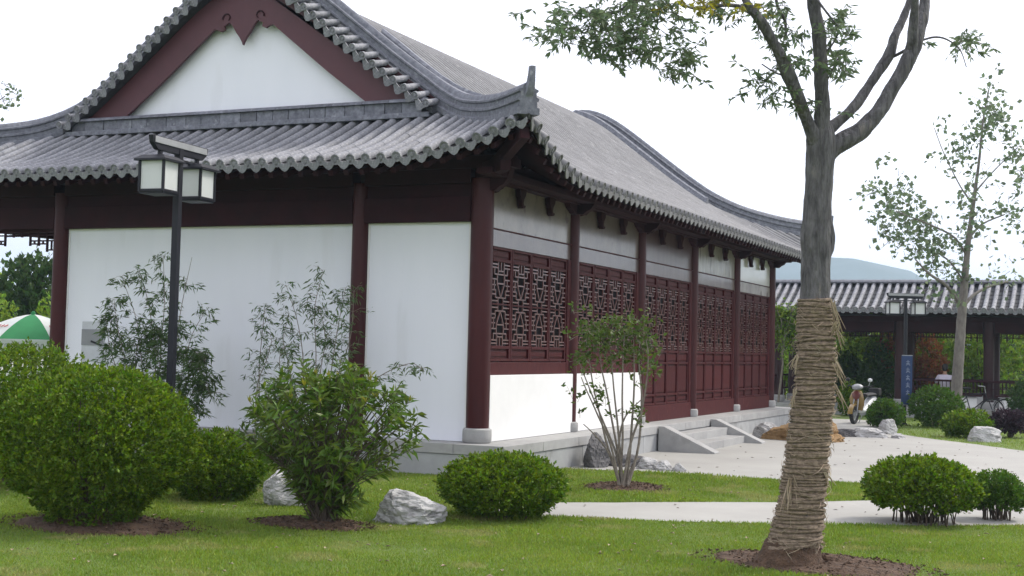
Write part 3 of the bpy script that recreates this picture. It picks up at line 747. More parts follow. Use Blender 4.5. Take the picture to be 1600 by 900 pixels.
def bush(name, label, cat, x, y, R, H, prof, n, ls, m, asp=.55, seed=1, ry=None, z0=G, stems=14, group=None, twig='twig', lump=.09, inner=.25, up=.5, stem_r=.014, frac_in=.35, lf=6, base=.10, jag=.06, sprig=9):
    """prof: list of (t, r): relative radius at relative height"""
    t = thing(name, label, cat, (x, y, z0), random.uniform(0, 6), group)
    pt = np.array(prof); ts = np.linspace(pt[0, 0], 1, 200); rs = np.interp(ts, pt[:, 0], pt[:, 1])
    dz = np.gradient(ts*H); dr = np.gradient(rs*R); wgt = rs*np.sqrt(dz**2+dr**2)+1e-6; cdf = np.cumsum(wgt)/wgt.sum()
    ui = np.interp(rng.random(n), cdf, ts); r = np.interp(ui, ts, rs)*R; th = rng.random(n)*2*pi
    depth = np.where(rng.random(n) < frac_in, rng.random(n)**.7, np.abs(rng.normal(size=n))*jag-.02)
    X = np.stack([r*np.cos(th), r*np.sin(th), ui*H], 1); C = np.array([0, 0, H*.5])
    k = 1+lump*wob(X/R, lf, seed)+lump*.5*wob(X/R, lf*2.6, seed+1)
    X = C+(X-C)*(k*(1-depth*.75))[:, None]
    if ry: X[:, 1] *= ry
    X[:, 2] = np.maximum(X[:, 2], .03)
    m_ = max(1, n//sprig); AX = (X-C)/np.linalg.norm(X-C, axis=1, keepdims=True); AX = AX[:m_]*.9+unit(m_)*.75+np.array([0, 0, up]); AX /= np.linalg.norm(AX, axis=1, keepdims=True)
    idx = np.repeat(np.arange(m_), sprig); n = len(idx); q = rng.random(n); W_ = unit(n); W_ -= AX[idx]*(W_*AX[idx]).sum(1, keepdims=True); W_ /= np.linalg.norm(W_, axis=1, keepdims=True)
    SL = ls*2.1*rng.uniform(.6, 1.35, m_)[idx]
    X = X[:m_][idx]+AX[idx]*(SL*(q-.45))[:, None]; X[:, 2] = np.maximum(X[:, 2], .03); D = W_*(1.15-.55*q)[:, None]+AX[idx]*(.35+.9*q)[:, None]
    put('foliage', leaf_mesh('foliage', X, D, ls*rng.uniform(.65, 1.25, n), asp, m), t, kind='stuff')
    mb = MB()
    for i in range(stems):
        a = random.uniform(0, 6.28); rr = random.uniform(.25, .85); tt = random.uniform(.45, .9)
        r0 = random.uniform(0, base)*R; r1 = float(np.interp(tt, pt[:, 0], pt[:, 1]))*R*rr
        pts = [(r0*cos(a), r0*sin(a), -.02)]
        for q in (.35, .7, 1): pts.append(((r0+(r1-r0)*q**1.3)*cos(a)+random.uniform(-.03, .03)*R, (r0+(r1-r0)*q**1.3)*sin(a)+random.uniform(-.03, .03)*R, tt*H*q))
        mb.tube(pts, [stem_r, stem_r*.8, stem_r*.55, stem_r*.3], 5)
    mb.build('stem', M[twig], t, kind='stuff'); return t
def soil_patch(x, y, rx, ry, seed, label):
    r = random.Random(seed); mb = MB(); rings = 9; seg = 44; vs = []; fs = []
    ang = [r.uniform(.82, 1.12) for _ in range(seg)]; ang = [(ang[i-1]+ang[i]+ang[(i+1) % seg])/3 for i in range(seg)]
    for i in range(1, rings+1):
        for k in range(seg):
            a = 2*pi*k/seg; q = i/rings*ang[k]; h = .012+.055*(1-(i/rings)**2)+(r.uniform(-.012, .016) if i < rings else -.018)
            vs.append((rx*q*cos(a), ry*q*sin(a), h))
    vs.append((0, 0, .07)); c = len(vs)-1
    for i in range(rings-1):
        for k in range(seg): k2 = (k+1) % seg; fs.append((i*seg+k, (i+1)*seg+k, (i+1)*seg+k2, i*seg+k2))
    for k in range(seg): fs.append((c, k, (k+1) % seg))
    # clods and dead leaves scattered on it
    mb.add(vs, fs)
    for _ in range(900):
        a = r.uniform(0, 6.28); q = sqrt(r.random())*1.12; s = r.uniform(.008, .026); px, py = rx*q*cos(a), ry*q*sin(a); pz = .012+.055*max(0, 1-q*q)
        o = [(px+s*r.uniform(-1, 1), py+s*r.uniform(-1, 1), pz+s*r.uniform(-.2, 1.2)) for _ in range(4)]
        mb.add(o, [(0, 1, 2), (0, 3, 1), (1, 3, 2), (0, 2, 3)])
    o = mb.build('bare_soil_patch', M['soil'], smooth=False); o.location = (x, y, G); o['kind'] = 'structure'
    return o
def rock(name, label, x, y, sx, sy, sz, seed, m, rz=0, tilt=0, cat='rock', group=None, z=G, sink=.12):
    r = np.random.default_rng(seed); import bmesh
    bm = bmesh.new(); bmesh.ops.create_icosphere(bm, subdivisions=5, radius=1)
    V = np.array([v.co[:] for v in bm.verts]); pl = r.normal(size=(15, 3)); pl /= np.linalg.norm(pl, axis=1, keepdims=True); pl[:, 2] = np.abs(pl[:, 2])*.8+.0
    hgt = r.uniform(.62, .92, 15); dots = V@pl.T; lim = np.where(dots > .05, hgt/np.maximum(dots, .05), 9).min(1); rad = np.minimum(1, lim)
    rad = rad*(1+.06*wob(V, 5, seed)+.035*wob(V, 13, seed+3)-.05*np.abs(wob(V*np.array([1, 1, 2.5]), 8, seed+5)))
    V = V*rad[:, None]*np.array([sx, sy, sz])
    for v, c in zip(bm.verts, V): v.co = c
    me = bpy.data.meshes.new(name); bm.to_mesh(me); bm.free(); me.materials.append(m)
    me.polygons.foreach_set('use_smooth', [True]*len(me.polygons)); me.set_sharp_from_angle(angle=radians(28))
    o = put(name, me); o.location = (x, y, z+sz*(1-sink*2)*.5); o.rotation_euler = (tilt, 0, rz); return tag(o, label, cat, group)

# ---------------------------------------------------------------- lawn detail
def grass_field(n, x0, x1, y0, y1, h, seed, name='lawn_grass'):
    r = np.random.default_rng(seed); X = r.uniform(x0, x1, n); Y = r.uniform(y0, y1, n)
    dx = X-CAM.x; dy = Y-CAM.y; dep = dx*_f.x+dy*_f.y; lat = (dx*_r.x+dy*_r.y)/np.maximum(dep, .1)
    keep = (dep > 7) & (np.abs(lat) < .46) & ~inpoly(X, Y, PLAZA) & ~((X > -WX-.6) & (X < PX) & (Y > PY) & (Y < LY+.6))
    keep &= r.random(n) < np.clip((13/dep)**2, .03, 1)
    for cx, cy, rx, ry in SOIL: keep &= (((X-cx)/rx)**2+((Y-cy)/ry)**2 > r.uniform(.35, 1.12, n)**.6*1.02)
    X, Y, dep = X[keep], Y[keep], dep[keep]; k = len(X)
    P = np.stack([X, Y, np.full(k, G)], 1); D = np.stack([r.normal(size=k)*.55, r.normal(size=k)*.55, np.ones(k)], 1)
    hh = h*r.uniform(.5, 1.3, k)*np.clip(dep/13, 1, 2.0)*(1+.35*wob(P, 1.4, 5))
    o = put(name, leaf_mesh(name, P, D, hh, .20, M['blade'], .3)); o['kind'] = 'stuff'; tag(o, 'short mown green grass of the lawn', 'grass'); return o
SOIL = [(-.55, -6.75, 1.0, .62), (1.0, -5.62, .62, .36), (5.72, -5.35, .95, .58), (2.30, -.45, .52, .62)]
for i, (x, y, rx, ry) in enumerate(SOIL): soil_patch(x, y, rx, ry, 30+i, '')
grass_field(1900000, -9, 12, -10, 4, .032, 11)
grass_field(420000, 2.5, 16, 8, 24, .022, 12, 'lawn_grass_far')

# ---------------------------------------------------------------- bushes
DOME = [(.02, .42), (.14, .52), (.28, .80), (.42, .98), (.6, 1.0), (.75, .90), (.88, .66), (.96, .38), (1, .02)]
LOWB = [(.10, .55), (.2, .74), (.35, .95), (.5, 1.0), (.62, .96), (.78, .82), (.9, .58), (.97, .3), (1, .02)]
LOW = [(.03, .55), (.15, .72), (.3, .92), (.45, 1.0), (.6, .97), (.78, .80), (.9, .55), (.97, .28), (1, .02)]
bush('clipped_bush', 'largest rounded bright green bush in the left foreground on brown mulch', 'bush', -.68, -6.75, .87, 1.45, DOME, 66000, .038, M['leafA'], seed=3, stems=26, lump=.07, jag=.06, base=.3, lf=10, frac_in=.25)
bush('clipped_bush', 'dense green bush cut off by the left edge of the photo, behind the largest bush', 'bush', -3.68, -4.7, 1.02, 1.62, DOME, 30000, .048, M['leafA'], seed=8, stems=10, jag=.09, lf=9)
bush('clipped_bush', 'low rounded green bush between the largest bush and the pale boulder', 'bush', -1.05, -4.4, .53, .72, LOW, 22000, .040, M['leafA'], seed=12, stems=20, jag=.07, lf=8, base=.4)
bush('clipped_bush', 'wide low green dome bush in front of the hall corner', 'bush', 2.27, -4.05, .62, .64, LOWB, 26000, .040, M['leafA'], seed=17, stems=50, frac_in=.3, jag=.07, lf=8, base=.5, stem_r=.009)
open_low = [(.26, .70), (.36, .92), (.5, 1.0), (.65, .98), (.8, .84), (.92, .55), (.98, .25), (1, .02)]
bush('clipped_bush', 'larger of the two green bushes right of the wrapped tree, bare stems showing below', 'bush', 6.12, -1.80, .56, .66, open_low, 17000, .044, M['leafA'], seed=23, stems=90, stem_r=.008, frac_in=.3, base=.62, lump=.10)
bush('clipped_bush', 'smaller green bush at the right edge beside a larger one', 'bush', 6.80, -1.0, .27, .50, open_low, 9000, .034, M['leafB'], seed=29, stems=50, stem_r=.007, base=.6, lump=.12)
# long leaved shrub in front of the boulders
def rosette_shrub():
    t = thing('long_leaved_shrub', 'spreading shrub with long pointed leaves in front of the pale boulders', 'shrub', (1.12, -5.62, G))
    br = MB(); Pl = []; Dl = []
    tips = []
    for i in range(300):
        a = random.uniform(0, 6.28); z = random.uniform(.10, 1.0)**.8; prof = float(np.interp(z, [.1, .25, .4, .55, .7, .85, .95, 1], [.30, .42, .70, .95, 1.0, .82, .5, .25]))
        q = random.random()**.38*(1+.10*sin(3*a+1)+.07*sin(7*a)); r = 1.02*prof*q
        tips.append(Vector((r*cos(a), r*sin(a)*.8, 1.50*z*(1+.05*sin(2*a+.5)))))
    for i, tp in enumerate(tips):
        base = Vector((random.uniform(-.08, .08), random.uniform(-.08, .08), 0))
        mid = Vector((tp.x*.45, tp.y*.45, tp.z*.62+.02))+Vector((random.uniform(-.04, .04),)*3)
        br.tube([base, mid, tp.lerp(mid, .3), tp], [.008, .005, .004, .003] if i % 9 else [.014, .009, .006, .004], 5)
        ax = (tp-mid).normalized(); k = random.randint(15, 22)
        for j in range(k):
            back = random.random()**1.2*.24; p = tp-ax*back+Vector((random.uniform(-.01, .01),)*3)
            d = Vector(unit(1)[0]); d = (d-ax*d.dot(ax)).normalized()
            d = (d*.9+ax*random.uniform(.1, 1.1)).normalized()
            Pl.append(p[:]); Dl.append(d[:])
    br.build('branch', M['twig'], t, kind='stuff')
    n = len(Pl); me = leaf_mesh('foliage', Pl, Dl, rng.uniform(.09, .155, n), .23, M['leafO'], .3, .12); put('foliage', me, t, kind='stuff')
    Pn = [tips[i][:] for i in range(0, 300, 5) if tips[i].z > 1.15 for _ in range(5)]
    if Pn: put('new_growth', leaf_mesh('new_growth', Pn, unit(len(Pn))+np.array([0, 0, 1.4]), rng.uniform(.05, .09, len(Pn)), .26, M['leafY'], .3), t, kind='stuff')
rosette_shrub()
# bamboo against the gable wall
def bamboo(name, label, culms, cat='bamboo', n_leaf=26, ls=.085, m='leafbam'):
    c0 = culms[0][0][0]; t = thing(name, label, cat, (c0[0], c0[1], G)); O = Vector((c0[0], c0[1], G)); mb = MB(); P = []; D = []
    for pts, dens in culms:
        pts = [Vector(p)-O for p in pts]
        q = [pts[0]]
        for i in range(len(pts)-1):
            for j in range(1, 7): q.append(pts[i].lerp(pts[i+1], j/6))
        for _ in range(4): q = [q[0]]+[(q[i-1]+q[i]*2+q[i+1])/4 for i in range(1, len(q)-1)]+[q[-1]]
        mb.tube(q, [.008*(1-.75*i/len(q))+.001 for i in range(len(q))], 5)
        for i in range(2, len(q)):
            if random.random() > dens: continue
            for _ in range(2):
                d = Vector((random.gauss(0, 1), random.gauss(0, .5), random.uniform(-.2, .9))).normalized(); L = random.uniform(.12, .34)*(1-.4*i/len(q))
                e = q[i]+d*L+Vector((0, 0, -.05)); mb.tube([q[i], q[i].lerp(e, .5)+Vector((0, 0, .03)), e], [.003, .002, .0015], 3, cap=False)
                for _ in range(n_leaf//2):
                    s = random.uniform(.25, 1.05); p = q[i].lerp(e, s)+Vector([random.gauss(0, .03) for _ in range(3)]); P.append(p[:])
                    D.append((d.x*.6+random.gauss(0, .7), d.y*.4+random.gauss(0, .7), random.uniform(-1.1, .25)))
    mb.build('culm', M['twigpale'], t, kind='stuff')
    put('foliage', leaf_mesh('foliage', P, D, rng.uniform(.6, 1.2, len(P))*ls, .20, M[m], .25, .1), t, kind='stuff'); return t
def gw(px, py, y=-.95): return on(px, py, 1, y)
def gb(px, y=-.95): v = on(px, 640, 1, y); return Vector((v.x, v.y, G))
W1 = -1.5
bamboo('bamboo_clump', 'leafy bamboo clump behind the lamp post against the white wall', [
    ([gb(235, W1), gw(225, 600, W1), gw(215, 500, W1), gw(190, 432, W1)], .8), ([gb(240, W1), gw(245, 560, W1), gw(232, 470, W1), gw(218, 425, W1)], .9),
    ([gb(245, W1), gw(250, 560, W1), gw(258, 470, W1), gw(255, 400, W1)], .75), ([gb(255, W1), gw(270, 560, W1), gw(285, 470, W1), gw(300, 402, W1)], .30),
    ([gb(260, W1), gw(285, 580, W1), gw(300, 520, W1), gw(322, 485, W1)], .45), ([gb(262, W1), gw(290, 600, W1), gw(305, 550, W1), gw(318, 560, W1)], 1), ([gb(225, W1), gw(200, 580, W1), gw(185, 520, W1), gw(178, 468, W1)], 1),
    ([gb(222, W1), gw(190, 600, W1), gw(170, 540, W1), gw(165, 495, W1)], .9), ([gb(262, W1), gw(300, 610, W1), gw(322, 590, W1), gw(328, 620, W1)], 1), ([gb(262, W1), gw(290, 620, W1), gw(310, 640, W1)], 1),
    ([gb(250, W1), gw(262, 600, W1), gw(280, 540, W1), gw(275, 500, W1)], 1), ([gb(240, W1), gw(238, 600, W1), gw(250, 540, W1), gw(235, 505, W1)], 1), ([gb(258, W1), gw(285, 610, W1), gw(312, 575, W1), gw(322, 560, W1)], 1), ([gb(245, W1), gw(240, 610, W1), gw(262, 570, W1), gw(290, 545, W1)], 1), ([gb(232, W1), gw(215, 610, W1), gw(210, 560, W1), gw(222, 520, W1)], 1)], n_leaf=36, ls=.11)
W2 = -1.2
bamboo('bamboo_clump', 'thin airy bamboo in front of the white wall and the middle red column', [
    ([gb(412, W2), gw(404, 580, W2), gw(410, 520, W2), gw(414, 478, W2)], .8), ([gb(490, W2), gw(495, 560, W2), gw(490, 480, W2), gw(505, 425, W2)], .9),
    ([gb(480, W2), gw(475, 560, W2), gw(465, 500, W2), gw(448, 448, W2)], .75), ([gb(500, W2), gw(520, 560, W2), gw(530, 500, W2), gw(540, 450, W2)], .9),
    ([gb(500, W2), gw(535, 570, W2), gw(550, 520, W2), gw(553, 455, W2)], .8), ([gb(470, W2), gw(455, 580, W2), gw(440, 530, W2), gw(452, 490, W2)], .8),
    ([gb(490, W2), gw(500, 580, W2), gw(510, 530, W2), gw(500, 480, W2)], 1), ([gb(520, W2), gw(560, 610, W2), gw(605, 580, W2), gw(645, 565, W2), gw(662, 580, W2)], .38)], n_leaf=20, ls=.10)
bamboo('bamboo_sprig', 'thin bamboo sprigs left of the airy bamboo, rising over the shrub', [
    ([gb(400, W2-.4), gw(400, 600, W2-.4), gw(418, 560, W2-.4), gw(425, 530, W2-.4)], .8), ([gb(438, W2-.4), gw(440, 600, W2-.4), gw(436, 560, W2-.4), gw(442, 540, W2-.4)], .8)], n_leaf=14, ls=.08)
# young multi-stemmed shrub on the grass strip
def young():
    Z0 = 16.9; B = on(972, 766, 2, G); t = thing('multi_stem_shrub', 'open shrub of many thin pale stems in front of the red lattice windows', 'shrub', B); mb = MB(); P = []; D = []
    def w(px, py, dz=0): return at(px, py, Z0+dz)-B
    st = [[(968, 765), (960, 700), (935, 640), (905, 565)], [(970, 765), (962, 690), (945, 600), (935, 545)], [(972, 765), (968, 690), (960, 610), (950, 520)], [(974, 765), (973, 690), (972, 600), (975, 520)],
          [(975, 765), (985, 700), (990, 620), (992, 545), (985, 500)], [(977, 765), (1000, 690), (1003, 620), (998, 560), (1000, 530)], [(976, 765), (985, 690), (1005, 640), (1015, 560), (1010, 530)],
          [(968, 765), (950, 700), (940, 660), (925, 600), (915, 520)], [(972, 765), (955, 690), (930, 640), (908, 590)], [(978, 765), (985, 735), (992, 722), (998, 715)], [(970, 765), (958, 720), (940, 690), (912, 662)],
          [(972, 765), (965, 700), (975, 650), (1012, 615)]]
    for s in st:
        dd = random.uniform(-.35, .35); n = len(s); q = [w(px, py, dd*i/(n-1)) for i, (px, py) in enumerate(s)]; q[0] = Vector((random.uniform(-.06, .06), random.uniform(-.06, .06), -.02))
        f = [q[0]]
        for i in range(n-1):
            for j in range(1, 5): f.append(q[i].lerp(q[i+1], j/4)+Vector([random.gauss(0, .008) for _ in range(3)]))
        for _ in range(2): f = [f[0]]+[(f[i-1]+f[i]*2+f[i+1])/4 for i in range(1, len(f)-1)]+[f[-1]]
        mb.tube(f, [.020-.015*i/len(f) for i in range(len(f))], 6)
    for cx, cy, rx, ry, n in ((925, 520, 28, 28, 330), (955, 510, 30, 22, 300), (985, 512, 28, 22, 260), (1008, 545, 20, 22, 190), (920, 560, 24, 26, 190), (950, 552, 30, 26, 170), (980, 550, 25, 22, 110), (915, 610, 16, 22, 45),
                              (1005, 600, 12, 45, 60), (1012, 560, 15, 16, 70), (938, 600, 14, 25, 50), (925, 650, 18, 12, 18), (985, 640, 25, 25, 25), (1000, 640, 8, 30, 40), (955, 640, 20, 40, 30)):
        for _ in range(n//10):
            c = w(random.gauss(cx, rx*.62), random.gauss(cy, ry*.5), random.gauss(0, .22)); e = c+Vector([random.gauss(0, .07) for _ in range(3)])
            mb.tube([c-Vector((0, 0, .06)), e], [.003, .002], 3, cap=False)
            for _ in range(9): P.append((c.lerp(e, random.random())+Vector([random.gauss(0, .025) for _ in range(3)]))[:]); D.append((random.gauss(0, 1), random.gauss(0, 1), random.gauss(.35, .7)))
    mb.build('stem', M['twigpale'], t, kind='stuff'); put('foliage', leaf_mesh('foliage', P, D, rng.uniform(.05, .085, len(P)), .5, leafmat('shrub_leaf', (.085, .13, .025), (.05, .085, .02), .35, .3), .2), t, kind='stuff')
young()

# ---------------------------------------------------------------- rocks
rock('boulder', 'pale veined boulder right of the long leaved shrub', 1.60, -4.85, .40, .30, .24, 6, M['rock'], .45, tilt=.1)
rock('boulder', 'pale boulder behind the long leaved shrub, left of the bigger one', -.06, -4.3, .36, .26, .36, 9, M['rock'], .9)
rock('upright_rock', 'dark upright slab of rock leaning on the platform edge', .86, 2.35, .20, .34, .36, 14, M['rockd'], .2, sink=.05)
rock('low_rock', 'dark low rock right of the upright slab at the edge of the paving', 1.15, 2.75, .42, .30, .13, 21, M['rockd'], .3)
for i, (x, y, s, lb) in enumerate(((1.62, 2.55, .20, 'leftmost of the small pale rocks edging the paving near the hall'), (1.88, 2.45, .17, 'middle one of the small pale rocks edging the paving near the hall'), (2.12, 2.42, .13, 'rightmost of the small pale rocks edging the paving near the hall'))):
    rock('edging_rock', lb, x, y, s, s*.9, s*.65, 40+i, M['rock'], i, group='small rocks edging the paving')
for i, (px, py, sx, sz, mm, lb) in enumerate(((1352, 683, .55, .17, 'rock', 'long low pale rock in the rockery by the paving'), (1387, 678, .22, .26, 'rock', 'pointed pale rock, tallest in the rockery by the paving'),
        (1320, 682, .38, .13, 'rockd', 'dark greenish rock at the left end of the rockery'), (1403, 685, .20, .08, 'rock', 'flat pale rock at the right end of the rockery'))):
    v = on(px, py, 2, G); rock('rockery_stone', lb, v.x, v.y, sx, .26, sz, 60+i, M[mm], 0, group='rocks of the small rockery')
v = on(1537, 690, 2, G); rock('boulder', 'bluish grey boulder on the grass by the far shrubs', v.x, v.y, .46, .32, .24, 71, M['rock'], .2)
v = on(1262, 688, 2, G); rock('sand_heap', 'heap of orange sand beside the platform, behind the wrapped tree', v.x, v.y, 1.0, .7, .48, 77, M['orange'], 0, cat='sand', sink=.5)
v = on(1209, 672, 2, -.2); rock('rubble_rock', 'grey rock lying on the orange sand heap', 1.25, 11.2, .34, .3, .24, 81, M['rock'], .6, z=-.44)
# ---------------------------------------------------------------- main tree with straw rope
def spline(pts, k=6):
    out = []; n = len(pts)
    for i in range(n-1):
        p0 = pts[max(i-1, 0)]; p1 = pts[i]; p2 = pts[i+1]; p3 = pts[min(i+2, n-1)]
        for j in range(k):
            t = j/k; out.append([.5*((2*p1[a])+(-p0[a]+p2[a])*t+(2*p0[a]-5*p1[a]+4*p2[a]-p3[a])*t*t+(-p0[a]+3*p1[a]-3*p2[a]+p3[a])*t**3) for a in range(len(p1))])
    out.append(list(pts[-1])); return out
def limb(mb, pts, Z0, B, n=12, rough=.05, k=6):
    # pts: (px, py, width px, depth offset)
    q = spline(pts, k); P = [at(a[0], a[1], Z0+a[3])-B for a in q]; R = [max(.004, a[2]/2/F*(Z0+a[3])) for a in q]
    b = len(mb.v); mb.tube(P, R, n)
    for i in range(b, len(mb.v)):
        v = Vector(mb.v[i]); c = P[min((i-b)//n, len(P)-1)]; d = v-c
        f = 1+rough*sin(v.z*23+d.x*40)+rough*.8*sin(v.z*51+d.y*60+1)+random.uniform(-rough, rough)*.4; mb.v[i] = tuple(c+d*f)
    return P, R
def tree_main():
    Z0 = 11.1; B = on(1236, 880, 2, G); t = thing('wrapped_tree', 'foreground tree with its lower trunk bound in straw rope', 'tree', B); mb = MB()
    tr = [(1236, 893, 112, 0), (1237, 870, 90, 0), (1242, 845, 78, 0), (1250, 800, 68, 0), (1258, 740, 63, 0), (1268, 650, 58, 0), (1275, 560, 54, 0), (1273, 480, 47, 0), (1274, 440, 46, 0), (1275, 400, 46, 0), (1275, 370, 48, 0), (1277, 330, 44, 0), (1280, 280, 43, 0), (1282, 240, 46, 0), (1283, 212, 44, 0), (1284, 195, 34, 0)]
    TP, TR = limb(mb, tr, Z0, B, 18, .02); mb.build('trunk', M['bark'], t)
    fl = MB(); limb(fl, [(1234, 905, 150, 0), (1235, 890, 128, 0), (1237, 872, 104, 0), (1240, 855, 88, 0), (1242, 845, 82, 0)], Z0, B, 22, .035); fl.build('root_flare', M['soil'], t)
    def lb(pts, **k): m_ = MB(); limb(m_, pts, Z0, B, 10, .05, **k); m_.build('limb', M['bark'], t)
    lb([(1287, 250, 30, .02), (1305, 228, 32, .03), (1340, 208, 28, .06), (1370, 178, 25, .1), (1398, 132, 23, .16), (1422, 88, 24, .2), (1436, 50, 20, .25), (1443, 20, 17, .3), (1450, -40, 13, .4)])
    lb([(1424, 80, 20, .2), (1427, 45, 16, .15), (1429, 10, 13, .1), (1428, -40, 10, 0)])
    lb([(1285, 205, 26, .06), (1308, 192, 17, .08), (1340, 160, 16, .2), (1368, 118, 15, .3), (1388, 88, 18, .38), (1397, 60, 14, .42), (1408, 35, 13, .5), (1420, 5, 10, .55), (1428, -30, 8, .6)])
    lb([(1290, 402, 16, -.02), (1298, 385, 13, -.02), (1301, 365, 7, -.03), (1299, 345, 3, -.03)])
    lb([(1397, 88, 5, .38), (1412, 80, 5, .3), (1422, 74, 5, .22)])
    lb([(1281, 225, 32, -.02), (1285, 180, 25, -.05), (1283, 120, 22, -.1), (1280, 60, 22, -.15), (1272, 10, 20, -.2), (1262, -50, 16, -.3)])
    lb([(1278, 230, 28, -.03), (1262, 190, 20, -.1), (1248, 155, 20, -.2), (1233, 118, 23, -.3), (1213, 75, 17, -.4), (1190, 35, 17, -.5), (1172, 12, 13, -.55), (1150, -30, 10, -.6)])
    lb([(1190, 32, 10, -.5), (1160, 12, 7, -.45), (1130, 8, 6, -.4), (1092, 14, 5, -.3), (1060, 5, 4, -.2)]); lb([(1060, -25, 8, -.3), (1000, -5, 6, -.2), (960, 20, 5, -.1), (900, 20, 3, 0)])
    lb([(1228, 55, 4, -.2), (1226, 30, 5, -.2), (1215, 10, 5, -.25), (1210, -20, 5, -.3)]); lb([(1438, 64, 3, .25), (1460, 58, 3, .3), (1480, 62, 2.5, .3), (1500, 78, 2, .3), (1510, 105, 1.2, .3)])
    lb([(1238, 118, 4, -.3), (1215, 115, 3, -.3), (1190, 100, 2, -.3)]); lb([(1281, 150, 3, -.1), (1300, 110, 2.5, -.1), (1310, 90, 2, -.1)]); lb([(1262, -20, 5, -.3), (1300, 30, 3, -.3), (1315, 45, 2, -.3)]); lb([(1281, 90, 3, -.1), (1300, 70, 3, -.2), (1312, 48, 2, -.3)])
    tw = MB(); P = []; D = []; PY = []; DY = []
    def cl(cx, cy, rx, ry, n, dd=0, yel=False):
        for _ in range(max(1, n//14)):
            c = at(random.gauss(cx, rx*.48), random.gauss(cy, ry*.48), Z0+dd+random.gauss(0, .22))-B; ax = Vector((random.gauss(0, 1), random.gauss(0, 1), random.gauss(-.2, .6))).normalized()
            e = c+ax*.18; tw.tube([c, e], [.003, .0015], 3, cap=False)
            for _ in range(14):
                s = random.random(); p = c.lerp(e, s); d = (ax*.5+Vector((random.gauss(0, 1), random.gauss(0, 1), random.gauss(-.35, .6)))); (PY if yel else P).append(p[:]); (DY if yel else D).append(d[:])
    for a in ((880, 30, 42, 35, 400), (930, 35, 40, 38, 440), (975, 55, 40, 42, 520), (1010, 30, 38, 35, 420), (960, 90, 26, 18, 150), (1015, 78, 38, 22, 240), (1062, 105, 26, 30, 340), (1070, 72, 15, 18, 80), (990, 5, 50, 14, 240), (1045, 15, 25, 16, 120), (905, 60, 28, 12, 100),
              (1150, 10, 40, 16, 200), (1185, 18, 14, 14, 60), (1180, 110, 18, 12, 60), (1185, 128, 26, 14, 120), (1215, 140, 16, 14, 80), (1225, 50, 22, 28, 120), (1232, 75, 16, 20, 150), (1250, 95, 20, 14, 70), (1250, 160, 14, 14, 50), (1265, 165, 12, 14, 40), (1306, 40, 22, 20, 260), (1312, 95, 18, 28, 240), (1298, 175, 6, 10, 15), (1290, 60, 18, 18, 80), (1215, 10, 20, 14, 90), (1255, 50, 14, 20, 50), (1187, 60, 12, 8, 20)): cl(*a, dd=-.2)
    cl(1508, 68, 20, 14, 200, .3); cl(1440, 70, 6, 6, 6, .3); cl(1105, 4, 42, 10, 170, -.4, True); cl(1075, 2, 20, 8, 80, -.4, True); cl(1165, 5, 25, 8, 50, -.4, True)
    cl(1200, -60, 160, 40, 700, 0); cl(1000, -50, 120, 35, 500, 0); cl(1400, -80, 90, 40, 350, 0)
    tw.build('twig', M['twig'], t, kind='stuff')
    put('foliage', leaf_mesh('foliage', P, D, rng.uniform(.05, .085, len(P)), .32, M['leafT'], .25, .1), t, kind='stuff'); put('yellow_foliage', leaf_mesh('yellow_foliage', PY, DY, rng.uniform(.05, .08, len(PY)), .32, M['leafY'], .25, .1), t, kind='stuff')
    # straw rope wound round the trunk: one long rope of many uneven turns
    z0, z1 = None, None; zs = np.array([p.z for p in TP]); xs = np.array([p.x for p in TP]); ys = np.array([p.y for p in TP]); rr = np.array(TR)
    order = np.argsort(zs); zs, xs, ys, rr = zs[order], xs[order], ys[order], rr[order]
    za = (on(1240, 852, 1, B.y)-B).z; zb = (on(1273, 470, 1, B.y)-B).z
    pitch = .0235; turns = int((zb-za)/pitch); pts = []; rad = []
    ph = [random.uniform(0, 6.28) for _ in range(turns+2)]; off = [random.gauss(0, .0065) for _ in range(turns+2)]; am = [abs(random.gauss(0, .008)) for _ in range(turns+2)]; bul = [random.uniform(-.001, .007) for _ in range(turns+2)]
    for b_ in range(6):
        c_ = random.randint(3, turns-4)
        for j in range(3): bul[c_+j] += .007
    SEG = 30
    for i in range(turns*SEG):
        tt = i/SEG; k = int(tt); fr = tt-k; a = 2*pi*fr
        def mixv(L): return L[k]*(1-fr)+L[k+1]*fr
        z = za+tt*pitch+mixv(off)+mixv(am)*sin(a+mixv(ph))*1.4
        if k < 7: z += (7-k)*.004*sin(a+1.2)
        cx, cy, r = np.interp(z, zs, xs), np.interp(z, zs, ys), np.interp(z, zs, rr)
        R = r+.008+mixv(bul)*.8+.004*sin(5*a+k*1.7)+random.uniform(-.0015, .0015); pts.append((cx+R*cos(a), cy+R*sin(a), z)); rad.append(.0125+.0035*sin(i*.37+k)+random.uniform(-.0015, .0015))
    rp = MB(); rp.tube(pts, rad, 6); rope = rp.build('straw_rope', M['straw'], t)
    under = MB(); zz = np.linspace(za-.02, zb, 40); under.tube([(np.interp(z, zs, xs), np.interp(z, zs, ys), z) for z in zz], [np.interp(z, zs, rr)+.006 for z in zz], 20); under.build('straw_backing', M['straw'], rope)
    ls = MB()
